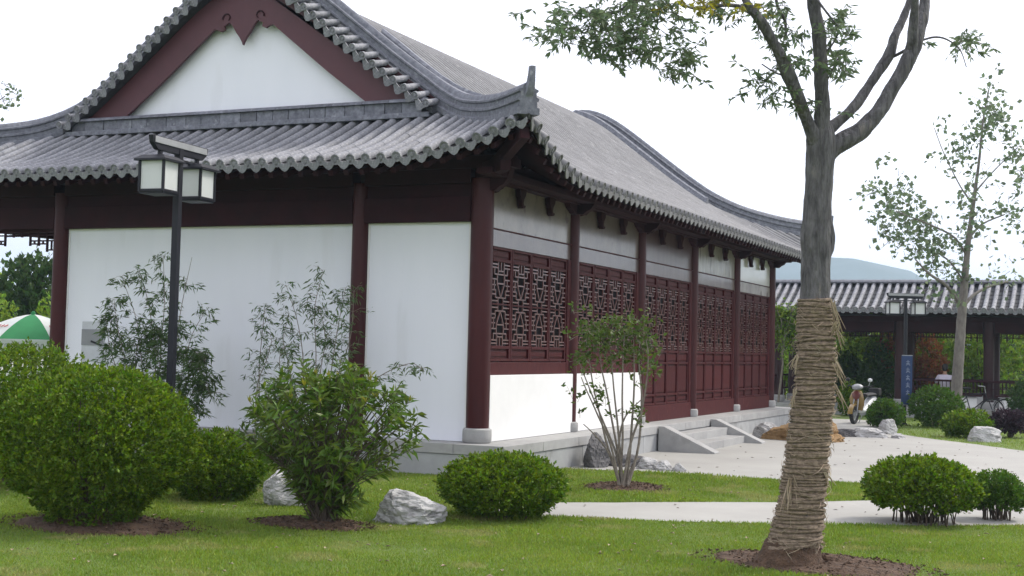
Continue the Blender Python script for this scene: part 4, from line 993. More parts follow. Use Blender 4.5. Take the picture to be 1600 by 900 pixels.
    for _ in range(450):
        z = random.uniform(za, zb); a = random.uniform(0, 6.28); r = np.interp(z, zs, rr)+.022; cx, cy = np.interp(z, zs, xs), np.interp(z, zs, ys)
        p = Vector((cx+r*cos(a), cy+r*sin(a), z)); tang = Vector((-sin(a), cos(a), 0)); out = Vector((cos(a), sin(a), 0)); L = random.uniform(.04, .13)
        d = tang*random.choice((-1, 1))*random.uniform(.3, 1)+Vector((0, 0, random.gauss(-.15, .45)))+out*random.uniform(.0, .22); d.normalize()
        m_ = p+d*L*.5+out*.006; ls.tube([p, m_, p+d*L-out*.004], [.0028, .0024, .001], 3, cap=False)
    ls.build('loose_straw', M['straw2'], t, kind='stuff')
    for px, py, px2, py2, n in ((1301, 500, 1318, 540, 6), (1300, 470, 1312, 520, 8), (1301, 570, 1318, 605, 5), (1303, 560, 1318, 590, 6), (1303, 600, 1325, 640, 5), (1246, 555, 1238, 575, 10), (1243, 610, 1236, 640, 8), (1235, 750, 1228, 800, 12), (1240, 745, 1250, 795, 10), (1236, 760, 1240, 830, 8), (1290, 740, 1298, 760, 8), (1302, 520, 1310, 500, 5)):
        tf = MB()
        for _ in range(n):
            a_ = at(px+random.gauss(0, 2), py+random.gauss(0, 3), Z0-.12+random.gauss(0, .02))-B; b_ = at(px2+random.gauss(0, 4), py2+random.gauss(0, 5), Z0-.14+random.gauss(0, .04))-B
            tf.tube([a_, a_.lerp(b_, .5)+Vector((random.gauss(0, .008), 0, random.gauss(.006, .008))), b_], [.0045, .0038, .002], 4, cap=False)
        tf.build('straw_tuft', M['straw2'], t)
tree_main()
# ---------------------------------------------------------------- slender tree on the right
def tree_far(name, label, Z0, base, trunk, limbs, clusters, m, ls, dz=.5, tm='bark2'):
    B = base; t = thing(name, label, 'tree', B); mb = MB(); limb(mb, trunk, Z0, B, 10, .03); mb.build('trunk', M[tm], t)
    for l in limbs: m_ = MB(); limb(m_, l, Z0, B, 7, .03, k=4); m_.build('limb', M[tm], t)
    P = []; D = []; tw = MB(); pp = F/Z0
    for cx, cy, rx, ry, n in clusters:
        for _ in range(max(1, n//5)):
            c = at(random.gauss(cx, rx*.5), random.gauss(cy, ry*.5), Z0+random.gauss(0, dz))-B
            e = c+Vector([random.gauss(0, .16) for _ in range(3)]); tw.tube([c, e], [.008, .004], 3, cap=False)
            for _ in range(5): P.append((c.lerp(e, random.random())+Vector([random.gauss(0, ls*.7) for _ in range(3)]))[:]); D.append((random.gauss(0, 1), random.gauss(0, 1), random.gauss(-.4, .8)))
    if tw.v: tw.build('twig', M['twig'], t, kind='stuff')
    put('foliage', leaf_mesh('foliage', P, D, rng.uniform(.7, 1.25, len(P))*ls, .75, m, .2), t, kind='stuff'); return t
Z = 35.0; B = at(1492, 668, Z); B.z = G
tree_far('poplar_tree', 'slender thinly leaved tree rising over the covered walkway', Z, B,
    [(1490, 680, 20, 0), (1494, 620, 18, 0), (1498, 560, 16, 0), (1503, 490, 14, 0), (1508, 430, 11, 0), (1514, 370, 8, 0), (1522, 310, 6, 0), (1530, 250, 4, 0), (1536, 190, 3, 0), (1545, 140, 2, 0)],
    [[(1503, 480, 8, 0), (1490, 460, 6, -.2), (1475, 443, 5, -.5), (1452, 428, 4, -.7), (1430, 405, 2, -.9)], [(1503, 482, 7, 0), (1520, 462, 5, .2), (1545, 448, 4, .5), (1575, 440, 3, .8)], [(1511, 400, 4, 0), (1490, 370, 3, -.3), (1450, 350, 3, -.6), (1400, 330, 2, -.8)],
     [(1514, 372, 4, 0), (1535, 350, 3, .3), (1570, 335, 2, .6)], [(1520, 320, 3, 0), (1500, 290, 2, -.3), (1475, 240, 1.5, -.4), (1460, 200, 1.2, -.4)], [(1524, 300, 3, 0), (1550, 270, 2, .3), (1590, 230, 1.5, .6)], [(1506, 440, 3, 0), (1485, 410, 3, .4), (1465, 395, 2, .7)]],
    [(1375, 300, 28, 30, 75), (1400, 330, 40, 34, 150), (1430, 345, 34, 34, 165), (1395, 375, 34, 22, 80), (1455, 375, 28, 26, 110), (1440, 400, 34, 18, 90), (1470, 420, 22, 16, 70), (1415, 300, 20, 24, 50), (1395, 265, 14, 14, 14), (1495, 385, 20, 28, 80), (1510, 310, 18, 24, 70), (1525, 345, 26, 20, 80), (1500, 430, 14, 16, 50),
     (1480, 240, 24, 20, 50), (1465, 200, 14, 14, 18), (1525, 215, 24, 22, 90), (1545, 185, 26, 24, 120), (1555, 155, 18, 20, 60), (1550, 115, 8, 14, 14), (1520, 260, 14, 20, 30), (1575, 200, 18, 18, 60), (1590, 240, 18, 26, 80), (1598, 280, 14, 30, 70), (1570, 320, 20, 22, 60), (1590, 345, 18, 18, 50), (1500, 220, 14, 18, 35), (1540, 280, 14, 12, 15), (1560, 440, 34, 8, 34), (1590, 425, 14, 10, 18), (1545, 420, 18, 10, 12), (1600, 390, 14, 20, 20), (1380, 340, 22, 20, 40), (1500, 470, 14, 10, 20), (1550, 380, 12, 8, 8), (1450, 455, 20, 10, 30)], M['leafP'], .15)
# tuft of a tree entering at the left edge
B = at(-70, 560, 26); B.z = G
tree_far('edge_tree', 'tree at the left edge of which only a few leaves show against the sky', 26, B, [(-70, 600, 22, 0), (-75, 400, 18, 0), (-70, 250, 12, 0), (-60, 120, 6, 0), (-50, 60, 3, 0)],
    [[(-68, 220, 5, 0), (-30, 180, 3, 0), (8, 150, 1.5, 0)], [(-70, 180, 5, 0), (-110, 120, 3, 0)]], [(4, 135, 10, 10, 22), (6, 165, 12, 10, 22), (12, 152, 10, 8, 8), (-40, 150, 30, 50, 150), (-90, 130, 40, 60, 200), (-60, 60, 40, 30, 150)], M['leafP'], .10)
# ---------------------------------------------------------------- far left planting and parasol
def crown_tree(name, label, px, pytop, pybase_h, Z0, wpx, m, n, ls, seed, cat='tree', group=None, tm='bark2'):
    B = at(px, 560, Z0); B.z = G; top = at(px, pytop, Z0); H = top.z-G; R = wpx/2/F*Z0
    t = bush(name, label, cat, B.x, B.y, R, H, [(pybase_h, .45), (pybase_h+.12, .8), (.5, 1), (.68, .95), (.85, .68), (.95, .38), (1, .05)], n, ls, m, .6, seed, stems=12, stem_r=.05*H/4, group=group, lump=.16, frac_in=.45, lf=4); return t
crown_tree('garden_tree', 'dark round tree seen through the open verandah behind the parasol', 45, 393, .12, 45, 96, M['leafD'], 9000, .20, 91)
crown_tree('garden_tree', 'pale hazy tree at the left edge beyond the verandah', -22, 420, .1, 60, 80, M['leafG'], 4000, .24, 92)
crown_tree('hedge_bush', 'light green rounded hedge bush right behind the parasol', 80, 462, .05, 38, 62, M['leafG'], 4500, .12, 93, 'bush')
crown_tree('hedge_bush', 'green rounded hedge bush left behind the parasol', 5, 472, .05, 38, 60, M['leafG'], 4500, .12, 94, 'bush')
crown_tree('hedge_bush', 'dark hedge bush between the lighter ones behind the parasol', 40, 498, .05, 40, 70, M['leafD'], 3500, .13, 95, 'bush')
def parasol():
    Z0 = 28.; c = at(52, 491, Z0); t = thing('parasol', 'green and white striped market parasol behind the verandah', 'parasol', (c.x, c.y, G)); O = Vector((c.x, c.y, G)); H = c.z-G
    R = 1.30; rise = .52; N = 8; a0 = atan2(CAM.y-c.y, CAM.x-c.x)+pi/N*.0-.12
    def p(k, q): a = a0+pi/N+2*pi*k/N; return Vector((R*q*cos(a), R*q*sin(a), H-rise*q**1.5))
    for k in range(N):
        m = 'ugreen' if k % 2 == 1 else 'uwhite'; mb = MB(); vs = []; fs = []
        for i in range(9):
            q = i/8
            for j in range(7):
                s = j/6; v = p(k, q).lerp(p(k+1, q), s); v.z -= .03*sin(pi*s)*q; vs.append(v)
        for i in range(8):
            for j in range(6): fs.append((i*7+j, i*7+j+1, i*7+j+8, i*7+j+7))
        mb.add(vs, fs); pn = mb.build('canopy_panel', M[m], t)
        sv = MB(); e = [p(k, 1).lerp(p(k+1, 1), j/6) for j in range(7)]; vs = e+[v*1.0-Vector((0, 0, .24+.02*(j % 2))) for j, v in enumerate(e)]
        sv.add(vs, [(j, j+1, j+8, j+7) for j in range(6)]); sv.build('valance', M['uwhite'] if k % 2 == 1 else M['ugreen'], pn)
        # printed marks: reddish lettering on the white panels, grey line of lettering on the white valances
        pr = MB(); ed = (p(k+1, 1)-p(k, 1)); un = ed.normalized(); mid = (p(k, 1)+p(k+1, 1))/2; outn = Vector((mid.x, mid.y, 0)).normalized()
        if k % 2 == 1:
            for j in range(9):
                b = mid+un*((j-4)*.085)+outn*.004-Vector((0, 0, .10)); hh = random.uniform(.045, .06)
                pr.bar(b-un*.024, b-un*.024+Vector((0, 0, -hh)), .012, .003, up=outn); pr.bar(b-un*.024, b+un*.02, .003, .012); pr.bar(b+un*.016, b+un*.016+Vector((0, 0, -hh*random.choice((.5, 1)))), .012, .003, up=outn)
            pr.build('lettering', M['plyband'], pn)
        else:
            c0 = (p(k, .6)+p(k+1, .6))/2; c1 = (p(k, .8)+p(k+1, .8))/2; dn = (c1-c0).normalized(); nn = un.cross(dn); nn = nn if nn.z > 0 else -nn
            for j in range(4):
                b = c0+un*((j-1.5)*.11)+nn*.012; pr.bar(b, b+dn*.10, .02, .006, up=nn); pr.bar(b-un*.03+dn*.04, b+un*.04+dn*.04, .018, .006, up=nn); pr.bar(b-un*.03+dn*.09, b+un*.03+dn*.075, .018, .006, up=nn)
            pr.build('lettering', M['rprint'], pn)
        rb = MB(); rb.tube([p(k, .03)-Vector((0, 0, .02)), p(k, .5)-Vector((0, 0, .02)), p(k, 1)-Vector((0, 0, .015))], .008, 5); rb.build('rib', M['metal'], t)
    mb = MB(); mb.tube([(0, 0, 0), (0, 0, H+.04)], .022, 10); mb.build('pole', M['metal'], t)
    mb = MB(); mb.lathe([(.05, H-.02), (.05, H+.02), (.02, H+.07)]); mb.build('finial', M['ugreen'], t); mb = MB(); mb.lathe([(.28, 0), (.28, .06), (.05, .12), (.04, .3)]); mb.build('foot', M['rubber'], t)
parasol()
# low fence of pale posts behind the parasol
c = at(30, 556, 30); fn_ = thing('low_fence', 'low pale post fence behind the parasol', 'fence', (c.x, c.y, G)); a_ = at(-30, 545, 31)-Vector(fn_.location); b_ = at(95, 545, 31)-Vector(fn_.location)
for i in range(9):
    q = a_.lerp(b_, i/8); mb = MB(); mb.box((q.x-.05, q.y-.05, 0), (q.x+.05, q.y+.05, q.z)); mb.build('fence_post', M['whitelow'], fn_, bevel=.01)
for h in (.45, .85): mb = MB(); mb.bar((a_.x, a_.y-.07, h), (b_.x, b_.y-.07, h), .04, .09); mb.build('fence_rail', M['whitelow'], fn_)
# small pale board beyond the big bush, leaning near the wall
v = on(143, 600, 1, -.70); bd = thing('notice_board', 'small pale board with a grey band before the white wall, half hidden by a bush', 'board', (v.x, v.y, G)); top = on(143, 502, 1, -.70).z-G
for dx in (-.19, .19): mb = MB(); mb.box((dx-.02, -.02, 0), (dx+.02, .02, top-.62)); mb.build('leg', M['metal'], bd)
mb = MB(); mb.box((-.21, -.02, top-.62), (.21, .02, top)); mb.build('panel', M['ply'], bd, bevel=.008)
mb = MB(); mb.box((-.205, -.028, top-.36), (.205, -.021, top-.12)); mb.build('band', M['plyband'], bd); mb = MB(); mb.bar((-.02, -.031, top-.30), (.19, -.031, top-.36), .004, .03); mb.build('dark_strip', M['black'], bd)

# ---------------------------------------------------------------- lamps
def lamp(label, loc, rz, s, group):
    t = thing('garden_lamp', label, 'lamp', loc, rz, group); t.scale = (s, s, s); H = 3.80
    def part(name, boxes, m, par=t, bev=.004):
        mb = MB()
        for lo, hi in boxes: mb.box(lo, hi)
        return mb.build(name, m, par, bevel=bev, smooth=False)
    part('post', [((-.038, -.038, 0), (.038, .038, H-.02))], M['black']); part('post_strip', [((.039, -.025, .3), (.046, .03, H-.05))], M['metal'])
    part('foot_plate', [((-.14, -.14, 0), (.14, .14, .03)), ((-.06, -.06, .03), (.06, .06, .07))], M['black'])
    mb = MB(); mb.prism([(-.54, -.03, H-.10), (-.45, -.03, H-.17), (.45, -.03, H-.17), (.54, -.03, H-.10), (.56, -.03, H-.02), (-.56, -.03, H-.02)], (0, .06, 0)); a = mb.build('cross_arm', M['black'], t, bevel=.004, smooth=False)
    part('arm_cover', [((-.52, -.042, H-.10), (.52, -.031, H-.03))], M['metal'], a); part('lower_arm', [((-.40, -.02, H-.245), (-.040, .02, H-.215)), ((.040, -.02, H-.245), (.40, .02, H-.215))], M['black'])
    for sx in (-1, 1):
        x = sx*.37; L = MB(); w = .15; z1 = H-.30; z0 = z1-.34
        for a_ in (-1, 1):
            for b_ in (-1, 1): L.box((x+a_*w-.014, b_*w-.014, z0), (x+a_*w+.014, b_*w+.014, z1))
            L.box((x+a_*w-.011, -w+.015, z0), (x+a_*w+.011, w-.015, z0+.03)); L.box((x-w+.015, a_*w-.011, z0), (x+w-.015, a_*w+.011, z0+.03))
        L.box((x-w, -w, z0-.02), (x+w, w, z0+.002)); ln = L.build('lantern', M['black'], t, bevel=.003, smooth=False)
        R = MB(); R.add([(x-.2, -.2, z1), (x+.2, -.2, z1), (x+.2, .2, z1), (x-.2, .2, z1), (x-.2, -.2, z1+.02), (x+.2, -.2, z1+.02), (x+.2, .2, z1+.02), (x-.2, .2, z1+.02), (x-.14, -.14, z1+.065), (x+.14, -.14, z1+.065), (x+.14, .14, z1+.065), (x-.14, .14, z1+.065)],
            [(3, 2, 1, 0), (0, 1, 5, 4), (1, 2, 6, 5), (2, 3, 7, 6), (3, 0, 4, 7), (4, 5, 9, 8), (5, 6, 10, 9), (6, 7, 11, 10), (7, 4, 8, 11), (8, 9, 10, 11)]); R.build('lantern_roof', M['black'], ln, smooth=False)
        hg = MB(); hg.box((x-.02, -.02, z1+.06), (x+.02, .02, H-.16)); hg.build('hanger', M['black'], ln, smooth=False)
        for k in range(4):
            g = MB(); A = Matrix.Translation((x, 0, 0)) @ Matrix.Rotation(k*pi/2, 4, 'Z'); g.box((-w+.016, -w+.002, z0+.031), (w-.016, -w+.008, z1-.002), A); g.build('lantern_pane', M['lampglass'], ln, smooth=False)
    return t
L1 = at(267, 600, 17.0)
lamp('black two lantern lamp post standing in the left foreground before the white wall', (L1.x, L1.y, G), pi/2-YAW-radians(19), 1.125, 'two lantern garden lamps')
v = on(1413, 665, 2, G)
l2 = lamp('black two lantern lamp post with a blue banner by the covered walkway', (v.x, v.y, G), -YAW+radians(4), .90, 'two lantern garden lamps')
bn = thing('pole_banner', 'narrow blue vertical banner with white characters tied to the far lamp post', 'banner', (v.x, v.y-.07, G), -YAW)
zt = (at(1418, 556, 34.6)).z-G; zb_ = (at(1414, 632, 34.6)).z-G
mb = MB(); mb.box((-.09, -.035, zb_), (.19, -.02, zt)); b1 = mb.build('banner_cloth', M['blue'], bn)
mb = MB()
for i in range(5):              # five brushed characters down the banner
    z = zt-.16-i*.19; mb.box((.03, -.041, z), (.12, -.036, z+.018)); mb.box((.065, -.0415, z-.07), (.085, -.0365, z+.05)); mb.box((.03, -.042, z-.045), (.12, -.037, z-.03)); mb.bar((.07, -.039, z-.03), (.03, -.039, z-.085), .005, .016); mb.bar((.08, -.039, z-.03), (.13, -.039, z-.085), .005, .016)
mb.build('white_characters', M['bprint'], b1)
mb = MB(); mb.box((-.075, -.03, zb_-.02), (.20, -.01, zb_)); mb.box((-.075, -.03, zt), (.20, -.01, zt+.02)); mb.build('banner_rod', M['metal'], bn)

# ---------------------------------------------------------------- covered walkway at the back
CYF, CYR = 25.0, 27.0; CZ = -.15
walk = thing('covered_walkway', 'long open covered walkway with a grey tiled roof behind the paving', 'walkway', (3, CYF, CZ))
Wv = Vector((3, CYF, CZ))
def wb(name, lo, hi, m, par=walk, bev=.006, kind=None):
    mb = MB(); mb.box(tuple(Vector(lo)-Wv), tuple(Vector(hi)-Wv)); return mb.build(name, m, par, bevel=bev, smooth=False, kind=kind)
X0, X1 = -6.0, 14.0
wb('walkway_floor', (X0, CYF-.75, G-.1), (X1, CYR+.75, CZ), M['stoneside'], bev=0)
for i in range(14): wb('floor_slab', (X0+i*1.43+.004, CYF-.78, CZ-.12), (X0+i*1.43+1.426, CYF-.3, CZ+.004), M['stone'])
colx = [on(1406, 560, 1, CYF).x-3*2.72, on(1217, 560, 1, CYF).x, on(1406, 560, 1, CYF).x, on(1545, 560, 1, CYF).x, on(1545, 560, 1, CYF).x+2.7, on(1545, 560, 1, CYF).x+5.4]
ZB = 2.30
for x in colx:
    for y in (CYF, CYR):
        c = MB(); c.lathe([(.15, .22), (.15, ZB-CZ+.1)], Vector((x, y, CZ))-Wv, 14); co = c.build('column', M['wcol'], walk)
        c = MB(); c.lathe([(.19, .002), (.21, .05), (.21, .18), (.165, .22)], Vector((x, y, CZ))-Wv, 14); c.build('column_base', M['stone'], co)
for y in (CYF, CYR):
    for xa, xb in zip(colx[:-1], colx[1:]):
        wb('beam', (xa+.16, y-.09, ZB-.22), (xb-.16, y+.09, ZB+.08), M['darkred'])
        hl = MB(); W = xb-xa-.34; n = max(4, int(W/.16)); zt_ = ZB-.225; 
        for i in range(n+1):
            x = xa+.17+W*i/n; e = min(i, n-i); dep = .30 if e < 1 else (.24 if e < 3 else .14); hl.box((x-.011, y-.015, zt_-dep), (x+.011, y+.015, zt_))
            if i < n: hl.box((x+.012, y-.012, zt_-.13), (x+W/n-.012, y+.012, zt_-.11)); hl.box((x+W/n*.3, y-.012, zt_-.06), (x+W/n*.7, y+.012, zt_-.04))
        hl.v = [tuple(Vector(v_)-Wv) for v_ in hl.v]; hl.build('hanging_lattice', M['darkred'], walk, smooth=False)
    wb('purlin', (X0, y-.11, ZB+.08), (X1, y+.11, ZB+.24), M['darkred'])
wb('ceiling', (X0, CYF-.6, ZB+.25), (X1, CYR+.6, ZB+.28), M['dark'])
# its roof
EY, EZ = 1.0, 2.68; RZ = 3.62
def Rw(x, u): # u from the front eave inward, 0..2
    q = u/2.0; return Vector((x, CYF-EY+u, EZ+(RZ-EZ)*(q**1.25)))
def Rwb(x, u): v_ = Rw(x, u); v_.y = CYR+EY-u; return v_
for fn, nm in ((Rw, 'front_roof_slope'), (Rwb, 'back_roof_slope')):
    s_ = solid_slab(fn, X0, X1, 30, lambda a: (0, 2.0), 8, .06, M['darkred'], nm, None); s_.location = (0, 0, 0)
    for v_ in s_.data.vertices: v_.co -= Wv
    s_.parent = walk
    pm = MB(); pan_sheet(fn, X0, X1, round((X1-X0)/.24), lambda a: (0, 2.0), .25, pm); pm.v = [tuple(Vector(v_)-Wv) for v_ in pm.v]; pm.build('pan_tile', M['pan'], s_, kind='stuff')
    n = round((X1-X0)/.24); row = None
    for c in range(n+1):
        x = X0+(X1-X0)*c/n
        if row is None or c % 7 == 0:
            if c < 7:
                rows = []
                for variant in range(3):
                    rm = MB()
                    for j in range(7):
                        u = j*2.0/7; p, t_, l_, nn_ = frame(fn, X0, u+.1); p0 = fn(X0, u)+nn_*.04-fn(X0, 0); x_ = t_.cross(nn_).normalized(); M4 = mat4(p0, x_, t_, nn_) @ Matrix.Diagonal((1.05+random.uniform(-.03, .03), 1.03, 1.05, 1)); rm.add([M4 @ Vector(q_) for q_ in BV], BF)
                    p, t_, l_, nn_ = frame(fn, X0, .1); x_ = t_.cross(nn_).normalized(); disc_geo(rm, mat4(Vector((0, 0, 0))+nn_*.03, x_, t_, nn_), .085)
                    sgn = -1 if fn is Rw else 1; drip_geo(rm, mat4(Vector((.12, 0, .01)), Vector((1, 0, 0)), Vector((0, -sgn, 0)), Vector((0, 0, 1))), .2, .11)
                    rows.append(rm.mesh('tile_row', M['tilej']))
        put('tile_row', rows[c % 3], s_, mw=Matrix.Translation(fn(x, 0)-Wv))
rr_ = MB(); rr_.sweep([(Vector((X0, CYF-EY+2.0, RZ-.02))-Wv, Vector((0, 1, 0)), Vector((0, 0, 1))), (Vector((X1, CYF-EY+2.0, RZ-.02))-Wv, Vector((0, 1, 0)), Vector((0, 0, 1)))], [(.30*cos(a), .10*sin(a)) for a in np.linspace(-.3, pi+.3, 9)]); rr_.build('rolled_ridge', M['ridge'], walk)
# low white seat walls, seat boards and railings between the columns
for y, sd in ((CYF, -1), (CYR, 1)):
    for k, (xa, xb) in enumerate(zip(colx[:-1], colx[1:])):
        if y == CYF and k == 1: continue               # way in, left open
        a, b = xa+.26, xb-.26; n = 3; w_ = (b-a)/n
        for i in range(n): wb('seat_wall', (a+i*w_+.04, y-.10, CZ), (a+(i+1)*w_-.04, y+.10, CZ+.36), M['whitelow'], bev=.05)
        wb('seat_board', (xa+.18, y-.20, CZ+.37), (xb-.18, y+.20, CZ+.42), M['darkred'])
        ra = MB(); yo = y+sd*.24; m_ = int((xb-xa)/.11)
        for i in range(m_+1):
            x = xa+.1+(xb-xa-.2)*i/m_; ra.bar((x, y+sd*.17, CZ+.42), (x, yo, CZ+.78), .018, .018)
        ra.bar((xa+.05, y+sd*.21, CZ+.60), (xb-.05, y+sd*.21, CZ+.60), .02, .022); ra.v = [tuple(Vector(v_)-Wv) for v_ in ra.v]; ra.build('railing', M['darkred'], walk, smooth=False)
        wb('hand_rail', (xa+.02, yo-.03, CZ+.78), (xb-.02, yo+.03, CZ+.84), M['darkred'])
# ---------------------------------------------------------------- planting around the walkway
def gbush(name, label, px, py, Zt, wpx, hpx, m, n, ls, seed, cat='shrub', prof=LOW, group=None, **k):
    v = on(px, py, 2, G); Zd = (v-CAM).dot(_f); return bush(name, label, cat, v.x, v.y, wpx/2/F*Zd, hpx/F*Zd, prof, n, ls, m, .6, seed, stems=16, stem_r=.012, group=group, **k)
gbush('garden_shrub', 'dark leafy shrub in front of the seated person', 1462, 668, 0, 76, 60, M['leafB'], 7000, .07, 101, prof=DOME)
gbush('garden_shrub', 'bright green low shrub behind the bluish grey boulder', 1512, 684, 0, 72, 40, M['leafA'], 5500, .07, 102)
gbush('garden_shrub', 'dark purple leaved shrub at the right edge', 1578, 684, 0, 56, 40, M['leafPur'], 3500, .07, 103, prof=open_low)
gbush('garden_shrub', 'dark green shrub between the scooter and the far lamp post', 1383, 668, 0, 52, 40, M['leafB'], 4500, .07, 104)
gbush('garden_shrub', 'small round light green shrub beside the wrapped tree, left of the scooter', 1328, 650, 0, 34, 52, M['leafA'], 3500, .07, 105)
gbush('garden_shrub', 'dark tall shrub at the right edge beside the walkway column', 1606, 672, 0, 50, 76, M['leafD'], 3500, .09, 106, prof=DOME)
hd = [(1225, 50, 'leafG', 'light green tall bush beyond the walkway, nearest the hall'), (1290, 46, 'leafG', 'green tall bush beyond the walkway, behind the wrapped trunk'), (1345, 52, 'leafG', 'bright green tree beyond the walkway, above the scooter'), (1385, 44, 'leafA', 'mid green bush beyond the walkway, left of the far lamp'), (1440, 48, 'leafG', 'bright green tree beyond the walkway, right of the far lamp'),
      (1490, 46, 'leafA', 'mid green bush beyond the walkway, behind the seated person'), (1535, 44, 'leafG', 'bright green bush beyond the walkway, left of the right column'), (1590, 56, 'leafD', 'dark evergreen beyond the walkway at the right edge')]
for i, (px, Zd, mm, lbl) in enumerate(hd):
    b = at(px, 560, Zd); H = 1.3+98/F*Zd+.44; bush('background_tree', lbl, 'tree', b.x, b.y, 62/F*Zd, H, [(.04, .7), (.2, .95), (.45, 1), (.7, .9), (.88, .6), (1, .08)], 6500, .15, M[mm], .6, 200+i, stems=8, stem_r=.04, lump=.18, lf=4, frac_in=.3, group='trees and bushes beyond the walkway')
for i, (px, Zd, wp, hp, mm, lbl) in enumerate(((1445, 43, 60, 62, 'leafR', 'reddish brown shrub beyond the walkway, left of the seated person'), (1388, 43.5, 36, 66, 'leafR', 'reddish shrub beyond the walkway, left of the far lamp post'), (1372, 42, 56, 28, 'leafD', 'very dark shrub behind the scooter'), (1318, 43, 50, 22, 'leafD', 'dark low shrub beyond the walkway, beside the wrapped trunk'))):
    b = at(px, 560, Zd); bush('background_shrub', lbl, 'shrub', b.x, b.y, wp/2/F*Zd, hp/F*Zd+1.3+.44-.35, LOW, 4500, .10, M[mm], .6, 230+i, stems=8, stem_r=.02, lump=.15, lf=4)
# far woods, one mass
P = []; n = 30000; px = rng.uniform(-60, 1750, n); Zd = rng.uniform(70, 90, n); Hh = 3.2+1.2*np.sin(px*.045)+.8*np.sin(px*.11+1)
lat = (px-800)/F; base = np.array(CAM)[None]+Zd[:, None]*(np.array(_f)[None]+lat[:, None]*np.array(_r)[None]); base[:, 2] = G+Hh*rng.random(n)
fw = put('distant_hedge', leaf_mesh('distant_hedge', base, unit(n), rng.uniform(.3, .6, n), .7, M['leafD'])); tag(fw, 'far off belt of trees behind the garden', 'trees', kind='stuff')
# vine at the junction of walkway and hall
vn = MB(); P = []; D = []; V0 = on(1217, 560, 1, CYF-.75); V0.z = CZ
tv = thing('climbing_vine', 'leafy vine hanging from the walkway roof beside the hall corner', 'vine', V0)
for _ in range(26):
    a = at(random.uniform(1208, 1252), random.uniform(478, 492), 40.2)-V0; b = at(random.gauss(1228, 14), random.uniform(505, 560), 40.2+random.uniform(-.3, .3))-V0; vn.tube([a, a.lerp(b, .5)+Vector((random.gauss(0, .1), random.gauss(0, .1), 0)), b], [.012, .01, .006], 4)
    for _ in range(70): q = random.random()**1.3; P.append((a.lerp(b, q)+Vector([random.gauss(0, .10) for _ in range(3)]))[:]); D.append((random.gauss(0, 1), random.gauss(0, 1), random.gauss(-.5, .6)))
vn.tube([(0, 0, 0), (.1, .1, 1.2), (0, .1, 2.5)], [.04, .03, .025], 6); vn.build('vine_stem', M['twigpale'], tv, kind='stuff'); put('foliage', leaf_mesh('foliage', P, D, rng.uniform(.07, .12, len(P)), .7, M['leafA'], .2), tv, kind='stuff')

# ---------------------------------------------------------------- scooter, bicycles
def ring(mb, c, R, r, ax='x', n=28, k=7):
    pts = [Vector((0, R*cos(2*pi*i/n), R*sin(2*pi*i/n)))+Vector(c) for i in range(n+1)]; mb.tube(pts, r, k, cap=False)
def wheel(par, y, R, r, spokes, wide=1, rimm='metal'):
    w = bpy.data.objects.new('wheel', None); COL.objects.link(w); w.parent = par
    mb = MB(); ring(mb, (0, y, R+r*.0), R-r, r); wo_ = mb.build('wheel', M['rubber'], par); bpy.data.objects.remove(w)
    m2 = MB(); ring(m2, (0, y, R), R-r*2.1, r*.35)
    for i in range(spokes):
        a = 2*pi*i/spokes; m2.tube([(0, y, R), (0, y+(R-2*r)*cos(a), R+(R-2*r)*sin(a))], .004*wide, 4, cap=False)
    m2.tube([(-.04, y, R), (.04, y, R)], .025*wide, 8); m2.build('rim', M[rimm], wo_); return wo_
